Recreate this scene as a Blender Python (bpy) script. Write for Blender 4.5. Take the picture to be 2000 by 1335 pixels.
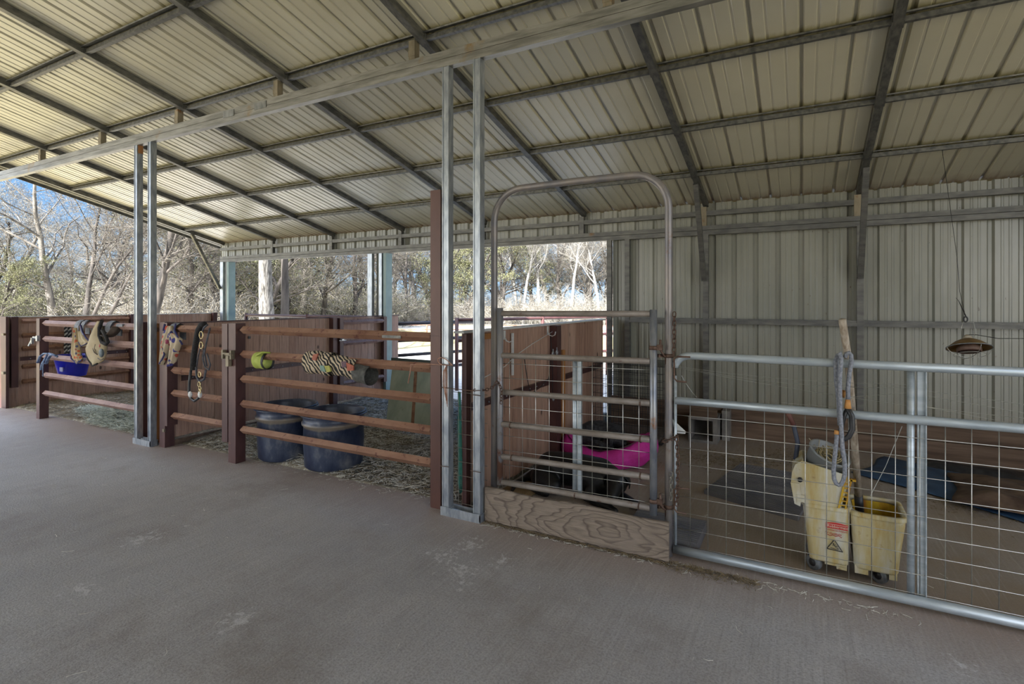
import bpy, math, random
from mathutils import Vector, Matrix
PI = math.pi
C = bpy.context.scene.collection
for o in list(bpy.data.objects):
    bpy.data.objects.remove(o, do_unlink=True)

# ------------------------------------------------------------------ camera
FPX, YAW, HOR, EYE = 1045.0, math.radians(28.39), 588.5, 1.55
cam_d = bpy.data.cameras.new('camera')
cam_d.sensor_width = 36.0
cam_d.lens = 36.0 * FPX / 2000.0
cam_d.shift_y = -(667.5 - HOR) / 2000.0
cam_d.clip_start = 0.05
cam_d.clip_end = 600
cam = bpy.data.objects.new('camera', cam_d)
cam.location = (0, 0, EYE)
cam.rotation_euler = (PI / 2, 0, YAW)
C.objects.link(cam)
bpy.context.scene.camera = cam

# ------------------------------------------------------------------ light
SKY_STRENGTH = 1.05
SUN_DIR = Vector((-0.03, -1.0, 0.62)).normalized()
world = bpy.data.worlds.new('sky')
bpy.context.scene.world = world
world.use_nodes = True
wn = world.node_tree
wn.nodes.clear()
def wnode(t): return wn.nodes.new('ShaderNode' + t)
tc = wnode('TexCoord'); sep = wnode('SeparateXYZ'); wn.links.new(tc.outputs['Generated'], sep.inputs[0])
rp = wnode('ValToRGB'); wn.links.new(sep.outputs[2], rp.inputs[0])
e = rp.color_ramp.elements
while len(e) < 4: e.new(0.5)
for k, (p, c) in enumerate(((0.0, (0.13, 0.19, 0.25)), (0.10, (0.075, 0.145, 0.24)), (0.25, (0.045, 0.115, 0.235)), (0.8, (0.06, 0.15, 0.34)))):
    e[k].position = p; e[k].color = (*c, 1)
# broad white brightening round the sun
dt = wnode('VectorMath'); dt.operation = 'DOT_PRODUCT'; dt.inputs[1].default_value = SUN_DIR
wn.links.new(tc.outputs['Generated'], dt.inputs[0])
gr = wnode('ValToRGB'); wn.links.new(dt.outputs['Value'], gr.inputs[0])
g2 = gr.color_ramp.elements; g2[0].position = 0.0; g2[0].color = (0, 0, 0, 1); g2[1].position = 1.0; g2[1].color = (1.0, 0.98, 0.95, 1)
ad = wnode('Mix'); ad.data_type = 'RGBA'; ad.blend_type = 'ADD'; ad.inputs[0].default_value = 1.0
wn.links.new(rp.outputs[0], ad.inputs[6]); wn.links.new(gr.outputs[0], ad.inputs[7])
bg = wnode('Background'); bg.inputs[1].default_value = SKY_STRENGTH
wo = wnode('OutputWorld')
wn.links.new(ad.outputs[2], bg.inputs[0])
wn.links.new(bg.outputs[0], wo.inputs[0])
sd = bpy.data.lights.new('sun', 'SUN')
sd.energy = 7.0
sd.angle = 0.009
sd.color = (1.0, 0.965, 0.91)
sun = bpy.data.objects.new('sun', sd)
sun.location = SUN_DIR * 60
sun.rotation_euler = SUN_DIR.to_track_quat('Z', 'Y').to_euler()
C.objects.link(sun)
vs = bpy.context.scene.view_settings
vs.view_transform = 'Standard'
vs.look = 'None'
vs.gamma = 1
vs.use_curve_mapping = False
vs.exposure = 2.06

# ------------------------------------------------------------------ helpers
def ray(px, py):
    u = (px - 1000) / FPX; v = (HOR - py) / FPX
    return Vector((-math.sin(YAW) + u * math.cos(YAW), math.cos(YAW) + u * math.sin(YAW), v))
def atY(px, py, y):
    d = ray(px, py); t = y / d.y
    return Vector((t * d.x, y, EYE + t * d.z))
def atX(px, py, x):
    d = ray(px, py); t = x / d.x
    return Vector((x, t * d.y, EYE + t * d.z))
def atZ(px, py, z=0.0):
    d = ray(px, py); t = (z - EYE) / d.z
    return Vector((t * d.x, t * d.y, z))
def atT(px, t, z=0.0):
    d = ray(px, HOR)
    return Vector((t * d.x, t * d.y, z))

class MB:
    def __init__(s):
        s.v = []; s.f = []; s.s = []; s.m = []
    def add(s, vs_, fs, smooth=False, mi=0):
        b = len(s.v)
        s.v.extend([tuple(p) for p in vs_])
        for f in fs:
            s.f.append(tuple(b + i for i in f)); s.s.append(smooth); s.m.append(mi)
    def bx(s, x0, x1, y0, y1, z0, z1, mi=0):
        s.add([(x0, y0, z0), (x1, y0, z0), (x1, y1, z0), (x0, y1, z0), (x0, y0, z1), (x1, y0, z1), (x1, y1, z1), (x0, y1, z1)],
              [(0, 3, 2, 1), (4, 5, 6, 7), (0, 1, 5, 4), (1, 2, 6, 5), (2, 3, 7, 6), (3, 0, 4, 7)], False, mi)
    def beam(s, p0, p1, w, h, roll=0.0, mi=0, up=(0, 0, 1)):
        p0 = Vector(p0); p1 = Vector(p1); d = (p1 - p0).normalized()
        a = d.cross(Vector(up))
        if a.length < 1e-4: a = d.cross(Vector((0, 1, 0)))
        a.normalize(); b = a.cross(d).normalized()
        if roll:
            R = Matrix.Rotation(roll, 3, d); a = R @ a; b = R @ b
        vs_ = []
        for p in (p0, p1):
            for i, j in ((-1, -1), (1, -1), (1, 1), (-1, 1)):
                vs_.append(p + a * (i * w / 2) + b * (j * h / 2))
        s.add(vs_, [(0, 1, 2, 3), (7, 6, 5, 4), (0, 4, 5, 1), (1, 5, 6, 2), (2, 6, 7, 3), (3, 7, 4, 0)], False, mi)
    def tube(s, path, r, n=8, cap=True, closed=False, mi=0, flat=1.0):
        P = [Vector(p) for p in path]; N = len(P)
        R = r if isinstance(r, (list, tuple)) else [r] * N
        vs_ = []; prev = None
        for i, p in enumerate(P):
            if closed: t = P[(i + 1) % N] - P[i - 1]
            else: t = P[min(i + 1, N - 1)] - P[max(i - 1, 0)]
            if t.length < 1e-9: t = Vector((0, 0, 1))
            t.normalize()
            if prev is None:
                a = t.cross(Vector((0, 0, 1)))
                if a.length < 0.05: a = t.cross(Vector((0, 1, 0)))
            else:
                a = prev - t * prev.dot(t)
                if a.length < 1e-4: a = t.cross(Vector((0, 1, 0)))
            a.normalize(); prev = a; b = t.cross(a)
            for k in range(n):
                th = 2 * PI * k / n
                vs_.append(p + (a * math.cos(th) + b * (math.sin(th) * flat)) * R[i])
        fs = []
        M = N if closed else N - 1
        for i in range(M):
            j = (i + 1) % N
            for k in range(n):
                k2 = (k + 1) % n
                fs.append((i * n + k, j * n + k, j * n + k2, i * n + k2))
        if cap and not closed:
            fs.append(tuple(range(n))); fs.append(tuple((N - 1) * n + k for k in reversed(range(n))))
        s.add(vs_, fs, n > 4, mi)
    def lathe(s, prof, c=(0, 0, 0), n=32, mi=0, axis=None, sx=1.0, sy=1.0):
        c = Vector(c); Q = axis.to_track_quat('Z', 'Y') if axis else None
        vs_ = []
        for r, z in prof:
            for k in range(n):
                th = 2 * PI * k / n
                q = Vector((r * math.cos(th) * sx, r * math.sin(th) * sy, z))
                vs_.append(c + (Q @ q if Q else q))
        fs = []
        for i in range(len(prof) - 1):
            for k in range(n):
                k2 = (k + 1) % n
                fs.append((i * n + k, i * n + k2, (i + 1) * n + k2, (i + 1) * n + k))
        s.add(vs_, fs, True, mi)
    def ball(s, c, r, n=14, mi=0, rot=None):
        if not isinstance(r, (list, tuple)): r = (r, r, r)
        c = Vector(c); vs_ = []; fs = []; h = n // 2
        for i in range(h + 1):
            ph = PI * i / h
            for k in range(n):
                th = 2 * PI * k / n
                q = Vector((r[0] * math.sin(ph) * math.cos(th), r[1] * math.sin(ph) * math.sin(th), r[2] * math.cos(ph)))
                if rot: q = rot @ q
                vs_.append(c + q)
        for i in range(h):
            for k in range(n):
                k2 = (k + 1) % n
                fs.append((i * n + k, (i + 1) * n + k, (i + 1) * n + k2, i * n + k2))
        s.add(vs_, fs, True, mi)
    def grid(s, fn, nu, nv, thick=None, mi=0, smooth=True):
        P = [[Vector(fn(i / nu, j / nv)) for j in range(nv + 1)] for i in range(nu + 1)]
        W = nv + 1
        vs_ = [p for row in P for p in row]
        fs = [(i * W + j, (i + 1) * W + j, (i + 1) * W + j + 1, i * W + j + 1) for i in range(nu) for j in range(nv)]
        if thick:
            T = Vector(thick); b = len(vs_)
            vs_ += [p + T for p in list(vs_)]
            fs += [tuple(b + k for k in reversed(f)) for f in list(fs)]
            edge = [(i, 0) for i in range(nu)] + [(nu, j) for j in range(nv)] + [(i, nv) for i in range(nu, 0, -1)] + [(0, j) for j in range(nv, 0, -1)]
            idx = [i * W + j for i, j in edge]
            for a, c in zip(idx, idx[1:] + idx[:1]):
                fs.append((a, a + b, c + b, c))
        s.add(vs_, fs, smooth, mi)
    def prism(s, pts, d, mi=0):
        n = len(pts); D = Vector(d); P = [Vector(p) for p in pts]
        vs_ = P + [p + D for p in P]
        s.add(vs_, [tuple(range(n))[::-1], tuple(range(n, 2 * n))] + [(i, (i + 1) % n, n + (i + 1) % n, n + i) for i in range(n)], False, mi)
    def build(s, name, mats, parent=None, loc=None):
        me = bpy.data.meshes.new(name)
        if parent is not None: org = worg(parent)
        elif loc is not None: org = Vector(loc)
        else:
            xs = [v[0] for v in s.v]; ys = [v[1] for v in s.v]; zs = [v[2] for v in s.v]
            org = Vector(((min(xs) + max(xs)) / 2, (min(ys) + max(ys)) / 2, min(zs)))
        ox, oy, oz = org
        me.from_pydata([(x - ox, y - oy, z - oz) for x, y, z in s.v], [], s.f)
        me.polygons.foreach_set('use_smooth', s.s)
        if not isinstance(mats, (list, tuple)): mats = [mats]
        for m in mats: me.materials.append(m)
        if len(mats) > 1: me.polygons.foreach_set('material_index', s.m)
        me.update()
        o = bpy.data.objects.new(name, me)
        C.objects.link(o)
        if parent is not None: o.parent = parent
        else: o.location = org
        return o
def worg(o):
    p = Vector(o.location)
    while o.parent: o = o.parent; p += Vector(o.location)
    return p
def tag(o, label=None, cat=None, group=None, kind=None):
    if label: o['label'] = label
    if cat: o['category'] = cat
    if group: o['group'] = group
    if kind: o['kind'] = kind
    return o
def thing(name, label, cat, loc=(0, 0, 0), group=None):
    o = bpy.data.objects.new(name, None)
    o.empty_display_size = 0.1
    C.objects.link(o); o.location = loc
    return tag(o, label, cat, group)
def struct(o): o['kind'] = 'structure'; return o
def copy_thing(o, loc, rz, sc=(1, 1, 1), parent=None):
    c = o.copy(); C.objects.link(c)
    if parent: c.parent = parent
    else:
        c.location = loc; c.rotation_euler = (0, 0, rz); c.scale = sc
    for ch in o.children: copy_thing(ch, None, None, None, c)
    return c
def tilt(m, c, ax, ang):
    """rotate the points gathered so far about c"""
    R = Matrix.Rotation(ang, 3, Vector(ax)); c = Vector(c)
    m.v = [tuple(c + R @ (Vector(p) - c)) for p in m.v]; return m
def B1(x0, x1, y0, y1, z0, z1, name, mat, parent=None):
    m = MB(); m.bx(x0, x1, y0, y1, z0, z1); return m.build(name, mat, parent)

# ------------------------------------------------------------------ materials
def newmat(name):
    m = bpy.data.materials.new(name); m.use_nodes = True
    nt = m.node_tree; nt.nodes.clear()
    out = nt.nodes.new('ShaderNodeOutputMaterial'); b = nt.nodes.new('ShaderNodeBsdfPrincipled')
    nt.links.new(b.outputs[0], out.inputs[0])
    return m, nt, b
def N(nt, t, **kw):
    n = nt.nodes.new('ShaderNode' + t)
    for k, v in kw.items():
        if k.startswith('i_'):
            n.inputs[int(k[2:])].default_value = v
        else: setattr(n, k, v)
    return n
def coords(nt, scale=(1, 1, 1), geo=False):
    mp = N(nt, 'Mapping'); mp.inputs['Scale'].default_value = scale
    if geo:
        g = N(nt, 'NewGeometry'); nt.links.new(g.outputs['Position'], mp.inputs[0])
    else:
        g = N(nt, 'TexCoord'); nt.links.new(g.outputs['Object'], mp.inputs[0])
    return mp.outputs[0]
def noise(nt, vec, scale, detail=4, rough=0.55):
    n = N(nt, 'TexNoise'); n.inputs['Scale'].default_value = scale; n.inputs['Detail'].default_value = detail
    n.inputs['Roughness'].default_value = rough
    nt.links.new(vec, n.inputs['Vector']); return n.outputs[0]
def ramp(nt, fac, stops):
    r = N(nt, 'ValToRGB'); e = r.color_ramp.elements
    while len(e) < len(stops): e.new(0.5)
    for k, (p, c) in enumerate(stops):
        e[k].position = p
        e[k].color = (c, c, c, 1) if isinstance(c, (int, float)) else (c[0], c[1], c[2], 1)
    nt.links.new(fac, r.inputs[0]); return r.outputs[0]
def mixc(nt, fac, a, b, mode='MIX'):
    m = N(nt, 'Mix'); m.data_type = 'RGBA'; m.blend_type = mode
    def put(sock, v):
        if isinstance(v, (tuple, list)): sock.default_value = (v[0], v[1], v[2], 1)
        elif isinstance(v, (int, float)): sock.default_value = v
        else: nt.links.new(v, sock)
    put(m.inputs[0], fac); put(m.inputs[6], a); put(m.inputs[7], b)
    return m.outputs[2]
def mth(nt, op, a, b=None, c=None):
    m = N(nt, 'Math'); m.operation = op
    for k, v in enumerate((a, b, c)):
        if v is None: continue
        if isinstance(v, (int, float)): m.inputs[k].default_value = v
        else: nt.links.new(v, m.inputs[k])
    return m.outputs[0]
def bump(nt, b, h, strength=0.3, dist=0.01):
    n = N(nt, 'Bump'); n.inputs['Strength'].default_value = strength; n.inputs['Distance'].default_value = dist
    nt.links.new(h, n.inputs['Height']); nt.links.new(n.outputs[0], b.inputs['Normal'])
def simple(name, c1, c2=None, scale=8, rough=0.6, metal=0.0, stretch=(1, 1, 1), bmp=0.0, spots=None, geo=False, detail=4, lo=0.35, hi=0.65, spec=0.5):
    """two-tone weathered surface; spots = (colour, scale, threshold)"""
    m, nt, b = newmat(name)
    b.inputs['Roughness'].default_value = rough; b.inputs['Metallic'].default_value = metal
    b.inputs['Specular IOR Level'].default_value = spec
    if c2 is None:
        b.inputs['Base Color'].default_value = (*c1, 1); return m
    v = coords(nt, stretch, geo)
    n = noise(nt, v, scale, detail)
    col = ramp(nt, n, [(lo, c1), (hi, c2)])
    if spots:
        sc, ss, th = spots
        n2 = noise(nt, coords(nt, (1, 1, 1), geo), ss, 6, 0.7)
        col = mixc(nt, ramp(nt, n2, [(th, 0.0), (min(th + 0.08, 1), 1.0)]), col, sc)
    nt.links.new(col, b.inputs['Base Color'])
    if bmp: bump(nt, b, n, bmp)
    return m

def wood_boards(name, axis, pitch, tones, gap_dark=True, rough=0.8, xray=0.0):
    """vertical boards running up z, laid out along x (0) or y (1); every board its own tone"""
    m, nt, b = newmat(name)
    g = N(nt, 'NewGeometry'); sp = N(nt, 'SeparateXYZ'); nt.links.new(g.outputs['Position'], sp.inputs[0])
    cell = mth(nt, 'FLOOR', mth(nt, 'DIVIDE', sp.outputs[axis], pitch))
    w = N(nt, 'TexWhiteNoise'); w.noise_dimensions = '1D'; nt.links.new(cell, w.inputs['W'])
    base = ramp(nt, w.outputs[0], [(0.0, tones[0]), (0.5, tones[1]), (1.0, tones[2])])
    mp = N(nt, 'Mapping'); mp.inputs['Scale'].default_value = (14, 14, 1.1)
    off = N(nt, 'CombineXYZ'); nt.links.new(w.outputs[0], off.inputs[2])
    ad = N(nt, 'VectorMath'); ad.operation = 'MULTIPLY_ADD'
    nt.links.new(off.outputs[0], ad.inputs[0]); ad.inputs[1].default_value = (9, 9, 9); nt.links.new(g.outputs['Position'], ad.inputs[2])
    nt.links.new(ad.outputs[0], mp.inputs[0])
    n = noise(nt, mp.outputs[0], 3.0, 8, 0.65)
    col = mixc(nt, ramp(nt, n, [(0.30, 0.6), (0.55, 0.0)]), base, (0.13, 0.07, 0.05))
    n2 = noise(nt, mp.outputs[0], 0.8, 3)
    col = mixc(nt, ramp(nt, n2, [(0.52, 0.0), (0.78, 0.45)]), col, (0.48, 0.36, 0.29))
    mpk = coords(nt, (5, 5, 3), True)
    vor = N(nt, 'TexVoronoi'); vor.inputs['Scale'].default_value = 1.1; nt.links.new(mpk, vor.inputs['Vector'])
    col = mixc(nt, ramp(nt, vor.outputs['Distance'], [(0.06, 0.85), (0.13, 0.0)]), col, (0.03, 0.015, 0.01))
    nt.links.new(col, b.inputs['Base Color']); b.inputs['Roughness'].default_value = rough
    bump(nt, b, n, 0.35, 0.004)
    return m

M = {}
M['galv'] = simple('galvanised_steel', (0.155, 0.16, 0.155), (0.30, 0.30, 0.285), 22, 0.42, 0.55, (1, 1, 0.35), 0.05, ((0.20, 0.13, 0.065), 3.1, 0.64))
M['galv_beam'] = simple('galvanised_beam_steel', (0.17, 0.165, 0.145), (0.31, 0.30, 0.27), 18, 0.42, 0.45, (0.22, 1, 2.0), 0.05, ((0.24, 0.17, 0.09), 1.6, 0.60))
M['galv_post'] = simple('galvanised_post_steel', (0.26, 0.29, 0.33), (0.45, 0.48, 0.51), 30, 0.34, 0.6, (1, 1, 0.3), 0.05, ((0.30, 0.24, 0.15), 2.4, 0.63))
M['galv_dark'] = simple('dull_roof_steel', (0.075, 0.078, 0.075), (0.17, 0.165, 0.15), 26, 0.5, 0.45, (1, 0.4, 1), 0.05, ((0.17, 0.10, 0.05), 2.6, 0.66))
M['galv_wall'] = simple('dull_wall_steel', (0.10, 0.10, 0.095), (0.17, 0.165, 0.15), 26, 0.5, 0.45, (0.3, 0.4, 1), 0.05, ((0.17, 0.10, 0.05), 2.6, 0.66))
M['rust_steel'] = simple('rust_streaked_steel', (0.16, 0.135, 0.09), (0.28, 0.235, 0.16), 12, 0.6, 0.25, (1, 1, 0.4), 0.1, ((0.20, 0.10, 0.035), 6, 0.56))
M['gate_tube'] = simple('bright_gate_tube', (0.34, 0.39, 0.43), (0.50, 0.55, 0.58), 5, 0.42, 0.45, (1, 6, 6), 0.03, ((0.26, 0.22, 0.15), 3.5, 0.66))
M['old_tube'] = simple('weathered_blue_grey_tube', (0.15, 0.165, 0.20), (0.27, 0.275, 0.29), 18, 0.36, 0.45, (1, 1, 0.5), 0.06, ((0.23, 0.12, 0.07), 5.0, 0.60))
M['dusty_rail'] = simple('dusty_brown_tube', (0.17, 0.14, 0.115), (0.25, 0.215, 0.185), 16, 0.55, 0.15, (0.6, 1, 1), 0.1, ((0.13, 0.07, 0.045), 8, 0.62))
M['maroon'] = simple('maroon_painted_steel', (0.060, 0.024, 0.023), (0.095, 0.042, 0.038), 9, 0.45, 0.1, (1, 1, 0.4), 0.06, ((0.18, 0.075, 0.04), 6, 0.66))
M['maroon_post'] = simple('brown_painted_steel_post', (0.080, 0.031, 0.023), (0.115, 0.048, 0.034), 7, 0.42, 0.1, (1, 1, 0.3), 0.06, ((0.075, 0.03, 0.03), 3, 0.6))
M['rail'] = simple('rusty_maroon_rail', (0.185, 0.085, 0.05), (0.30, 0.165, 0.105), 7, 0.62, 0.1, (0.5, 1, 1), 0.1, ((0.12, 0.04, 0.03), 14, 0.57))
M['rail_left'] = simple('faded_maroon_rail', (0.20, 0.11, 0.09), (0.34, 0.22, 0.18), 6, 0.55, 0.1, (0.5, 1, 1), 0.1, ((0.12, 0.05, 0.045), 14, 0.58))
M['wire'] = simple('galvanised_wire', (0.42, 0.42, 0.39), (0.55, 0.54, 0.50), 30, 0.35, 0.8)
M['wire_dull'] = simple('dull_wire', (0.20, 0.185, 0.16), (0.30, 0.28, 0.24), 30, 0.5, 0.5)
M['chain'] = simple('rusty_chain', (0.09, 0.05, 0.035), (0.15, 0.095, 0.07), 60, 0.6, 0.5)
M['black'] = simple('black_plastic', (0.012, 0.012, 0.014), (0.03, 0.03, 0.033), 20, 0.45)
M['blackwire'] = simple('black_wire', (0.008, 0.008, 0.01), (0.02, 0.02, 0.022), 20, 0.4, 0.2)
M['teal'] = simple('teal_trim', (0.17, 0.25, 0.24), (0.22, 0.31, 0.30), 5, 0.4)
M['white'] = simple('white_painted_metal', (0.55, 0.56, 0.55), (0.68, 0.68, 0.66), 9, 0.45)
M['woodE'] = wood_boards('stained_boards_along_y', 1, 0.146, ((0.36, 0.205, 0.145), (0.44, 0.27, 0.195), (0.52, 0.34, 0.255)))
M['woodX'] = wood_boards('stained_boards_along_x', 0, 0.146, ((0.36, 0.205, 0.145), (0.44, 0.27, 0.195), (0.52, 0.34, 0.255)))
M['orangewood'] = simple('orange_brown_timber', (0.17, 0.06, 0.015), (0.42, 0.19, 0.06), 2.2, 0.7, 0, (6, 6, 0.5), 0.15, ((0.07, 0.035, 0.02), 7, 0.6))
M['oldwood'] = simple('dirty_brown_plank', (0.075, 0.045, 0.028), (0.16, 0.105, 0.07), 2.5, 0.85, 0, (0.6, 6, 8), 0.3)
# painted sheet metal: soft cream with grime; ribs are geometry
def sheet_mat(name, c1, c2, grime, eave_y=None):
    m, nt, b = newmat(name)
    v = coords(nt, (1, 1, 1), True)
    n = noise(nt, v, 1.3, 5); col = ramp(nt, n, [(0.3, c1), (0.7, c2)])
    g = N(nt, 'NewGeometry'); sp = N(nt, 'SeparateXYZ'); nt.links.new(g.outputs['Position'], sp.inputs[0])
    n2 = noise(nt, coords(nt, (7, 1, 0.6), True), 2.0, 5, 0.7)
    if eave_y:
        # rusty condensation line at the eave and grime over every purlin
        e = mth(nt, 'SUBTRACT', eave_y, sp.outputs[1])
        e = mth(nt, 'ADD', e, mth(nt, 'MULTIPLY', n2, 0.22))
        col = mixc(nt, ramp(nt, e, [(0.12, 0.95), (0.18, 0.45), (0.30, 0.0)]), col, (0.17, 0.085, 0.04))
        k = mth(nt, 'DIVIDE', mth(nt, 'SUBTRACT', sp.outputs[1], 2.37), 0.8766)
        fr = mth(nt, 'ABSOLUTE', mth(nt, 'SUBTRACT', mth(nt, 'FRACT', mth(nt, 'ADD', k, 0.5)), 0.5))
        fr = mth(nt, 'ADD', fr, mth(nt, 'MULTIPLY', mth(nt, 'SUBTRACT', n2, 0.5), 0.10))
        col = mixc(nt, ramp(nt, fr, [(0.045, 0.7), (0.095, 0.0)]), col, grime)
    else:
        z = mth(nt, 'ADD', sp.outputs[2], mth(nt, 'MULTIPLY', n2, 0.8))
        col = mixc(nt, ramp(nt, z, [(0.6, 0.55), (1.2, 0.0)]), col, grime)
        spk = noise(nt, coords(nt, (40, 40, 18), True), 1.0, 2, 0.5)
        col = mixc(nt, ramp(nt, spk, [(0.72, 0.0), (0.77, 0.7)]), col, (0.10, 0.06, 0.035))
    nt.links.new(col, b.inputs['Base Color'])
    b.inputs['Roughness'].default_value = 0.30; b.inputs['Specular IOR Level'].default_value = 0.7
    bump(nt, b, noise(nt, coords(nt, (3, 1, 1), True), 1.5, 2), 0.25, 0.02)
    return m
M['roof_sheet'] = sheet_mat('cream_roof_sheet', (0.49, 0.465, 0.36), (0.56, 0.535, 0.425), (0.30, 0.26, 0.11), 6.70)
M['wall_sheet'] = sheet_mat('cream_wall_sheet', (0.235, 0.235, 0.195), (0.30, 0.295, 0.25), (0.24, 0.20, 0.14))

def concrete():
    m, nt, b = newmat('broomed_concrete')
    v = coords(nt, (1, 1, 1), True)
    big = noise(nt, v, 0.55, 5, 0.6); mid = noise(nt, v, 3.0, 6, 0.7); fine = noise(nt, v, 90, 3, 0.7)
    col = ramp(nt, big, [(0.32, (0.325, 0.31, 0.312)), (0.68, (0.52, 0.515, 0.53))])
    col = mixc(nt, ramp(nt, mid, [(0.45, 0.0), (0.75, 0.55)]), col, (0.50, 0.48, 0.475))
    col = mixc(nt, ramp(nt, noise(nt, v, 1.1, 6, 0.7), [(0.48, 0.0), (0.66, 0.7)]), col, (0.24, 0.205, 0.19))
    col = mixc(nt, ramp(nt, fine, [(0.35, 0.5), (0.6, 0.0)]), col, (0.16, 0.145, 0.13))
    g = N(nt, 'NewGeometry'); sp = N(nt, 'SeparateXYZ'); nt.links.new(g.outputs['Position'], sp.inputs[0])
    # reddish dirt tracked along the stall line
    e = mth(nt, 'ABSOLUTE', mth(nt, 'SUBTRACT', sp.outputs[1], 3.35))
    e = mth(nt, 'ADD', e, mth(nt, 'MULTIPLY', big, 0.9))
    col = mixc(nt, ramp(nt, e, [(0.45, 0.75), (1.15, 0.0)]), col, (0.27, 0.19, 0.145))
    # inside the pen: brown worn dirt film
    inside = ramp(nt, mth(nt, 'ADD', sp.outputs[1], mth(nt, 'MULTIPLY', mid, 0.3)), [(0.0, 0.0), (1.0, 0.0)])
    pen = mth(nt, 'GREATER_THAN', sp.outputs[1], 3.45)
    pn = noise(nt, v, 1.6, 6, 0.65)
    col = mixc(nt, mth(nt, 'MULTIPLY', pen, ramp(nt, pn, [(0.3, 0.9), (0.75, 0.35)])), col, (0.25, 0.185, 0.12))
    # chalky white scuffs
    sc = None
    for cx, cy, r in SCUFFS:
        dx = mth(nt, 'SUBTRACT', sp.outputs[0], cx); dy = mth(nt, 'SUBTRACT', sp.outputs[1], cy)
        d = mth(nt, 'SQRT', mth(nt, 'ADD', mth(nt, 'MULTIPLY', dx, dx), mth(nt, 'MULTIPLY', dy, dy)))
        k = mth(nt, 'SUBTRACT', 1.0, mth(nt, 'DIVIDE', d, r))
        sc = k if sc is None else mth(nt, 'MAXIMUM', sc, k)
    n3 = noise(nt, coords(nt, (1, 1, 1), True), 22, 6, 0.75)
    sc = mth(nt, 'ADD', mth(nt, 'MULTIPLY', mth(nt, 'MAXIMUM', sc, 0.0), 0.22), n3)
    col = mixc(nt, ramp(nt, sc, [(0.66, 0.0), (0.74, 0.85)]), col, (0.55, 0.54, 0.55))
    nt.links.new(col, b.inputs['Base Color'])
    b.inputs['Roughness'].default_value = 0.58
    br = noise(nt, coords(nt, (75, 2.2, 1), True), 1.0, 3, 0.6)
    col = mixc(nt, ramp(nt, br, [(0.33, 0.22), (0.47, 0.0)]), col, (0.21, 0.195, 0.18))
    col = mixc(nt, ramp(nt, br, [(0.56, 0.0), (0.70, 0.16)]), col, (0.62, 0.60, 0.59))
    spk = noise(nt, v, 38, 4, 0.8)
    col = mixc(nt, ramp(nt, spk, [(0.60, 0.0), (0.68, 0.55)]), col, (0.17, 0.15, 0.13))
    nt.links.new(col, b.inputs['Base Color'])
    h = mth(nt, 'ADD', mth(nt, 'MULTIPLY', br, 0.6), fine)
    bump(nt, b, h, 0.55, 0.006)
    return m
SCUFFS = [(atZ(870, 1085).x, atZ(870, 1085).y, 0.22), (atZ(900, 1115).x, atZ(900, 1115).y, 0.22), (atZ(905, 1140).x, atZ(905, 1140).y, 0.12),
          (atZ(920, 1062).x, atZ(920, 1062).y, 0.2), (atZ(980, 1095).x, atZ(980, 1095).y, 0.16), (atZ(160, 1150).x, atZ(160, 1150).y, 0.18), (atZ(1880, 1300).x, atZ(1880, 1300).y, 0.12),
          (atZ(465, 1210).x, atZ(465, 1210).y, 0.2), (atZ(280, 1050).x, atZ(280, 1050).y, 0.25)]
M['concrete'] = concrete()
M['dirt'] = simple('stall_dirt', (0.075, 0.06, 0.04), (0.23, 0.20, 0.15), 5, 0.95, 0, (1, 1, 1), 0.8, ((0.42, 0.40, 0.33), 24, 0.53), True, 8)
M['grass'] = simple('dry_winter_grass', (0.30, 0.25, 0.12), (0.52, 0.44, 0.24), 2.0, 0.95, 0, (1, 1, 1), 0.6, ((0.17, 0.17, 0.07), 9, 0.58), True, 8)
M['gravel'] = simple('pale_caliche_gravel', (0.52, 0.49, 0.43), (0.68, 0.65, 0.60), 6, 0.9, 0, (1, 1, 1), 0.3, None, True, 6)

# ================================================================== THE BARN SHELL
S = 0.2459                       # roof slope
ZR = 4.30                        # rafter underside at y = 0
def rz(y): return ZR - S * y
RIDGE = -1.6
def roof_z(y):                   # rafter underside on both slopes
    return rz(y) if y >= RIDGE else rz(RIDGE) - S * (RIDGE - y)
SH = 0.066                       # sheet sits this far above the rafter underside
XL, XR = -10.50, 4.30
XA = 4.4                          # unseen right end of the aisle roof, kept short to let sky light in

def rib_profile(x0, x1, pitch, h, up, wide=None):
    """list of (x, offset): trapezoid ribs with two small pencil ribs between"""
    pts = []; x = math.floor(x0 / pitch) * pitch
    while x < x1:
        for dx, o in wide or ((-0.030, 0), (-0.014, h), (0.014, h), (0.030, 0), (0.072, 0), (0.079, h * 0.18), (0.091, h * 0.18), (0.098, 0), (0.130, 0), (0.137, h * 0.18), (0.149, h * 0.18), (0.156, 0)):
            X = x + dx
            if x0 <= X <= x1: pts.append((X, o * up))
        x += pitch
    return [(x0, 0)] + pts + [(x1, 0)]
PITCH = 0.2286
m = MB()
ROOF_RIB = ((-0.021, 0), (-0.009, 0.022), (0.009, 0.022), (0.021, 0), (0.086, 0), (0.092, 0.005), (0.104, 0.005), (0.110, 0), (0.194, 0), (0.200, 0.005), (0.212, 0.005), (0.218, 0))
prof = rib_profile(XL, XA, 0.3048, 0.022, 1, ROOF_RIB)
ys = [6.86, 6.0, 5.0, 4.0, 3.0, 2.0, 1.0, 0.0, RIDGE]
vs_ = []
for y in ys: vs_ += [(x, y, rz(y) + SH + o) for x, o in prof]
K = len(prof)
m.add(vs_, [(i * K + j, i * K + j + 1, (i + 1) * K + j + 1, (i + 1) * K + j) for i in range(len(ys) - 1) for j in range(K - 1)])
ys = [RIDGE, -4, -7.6]
vs_ = []
for y in ys: vs_ += [(x, y, roof_z(y) + SH + o) for x, o in prof]
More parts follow.
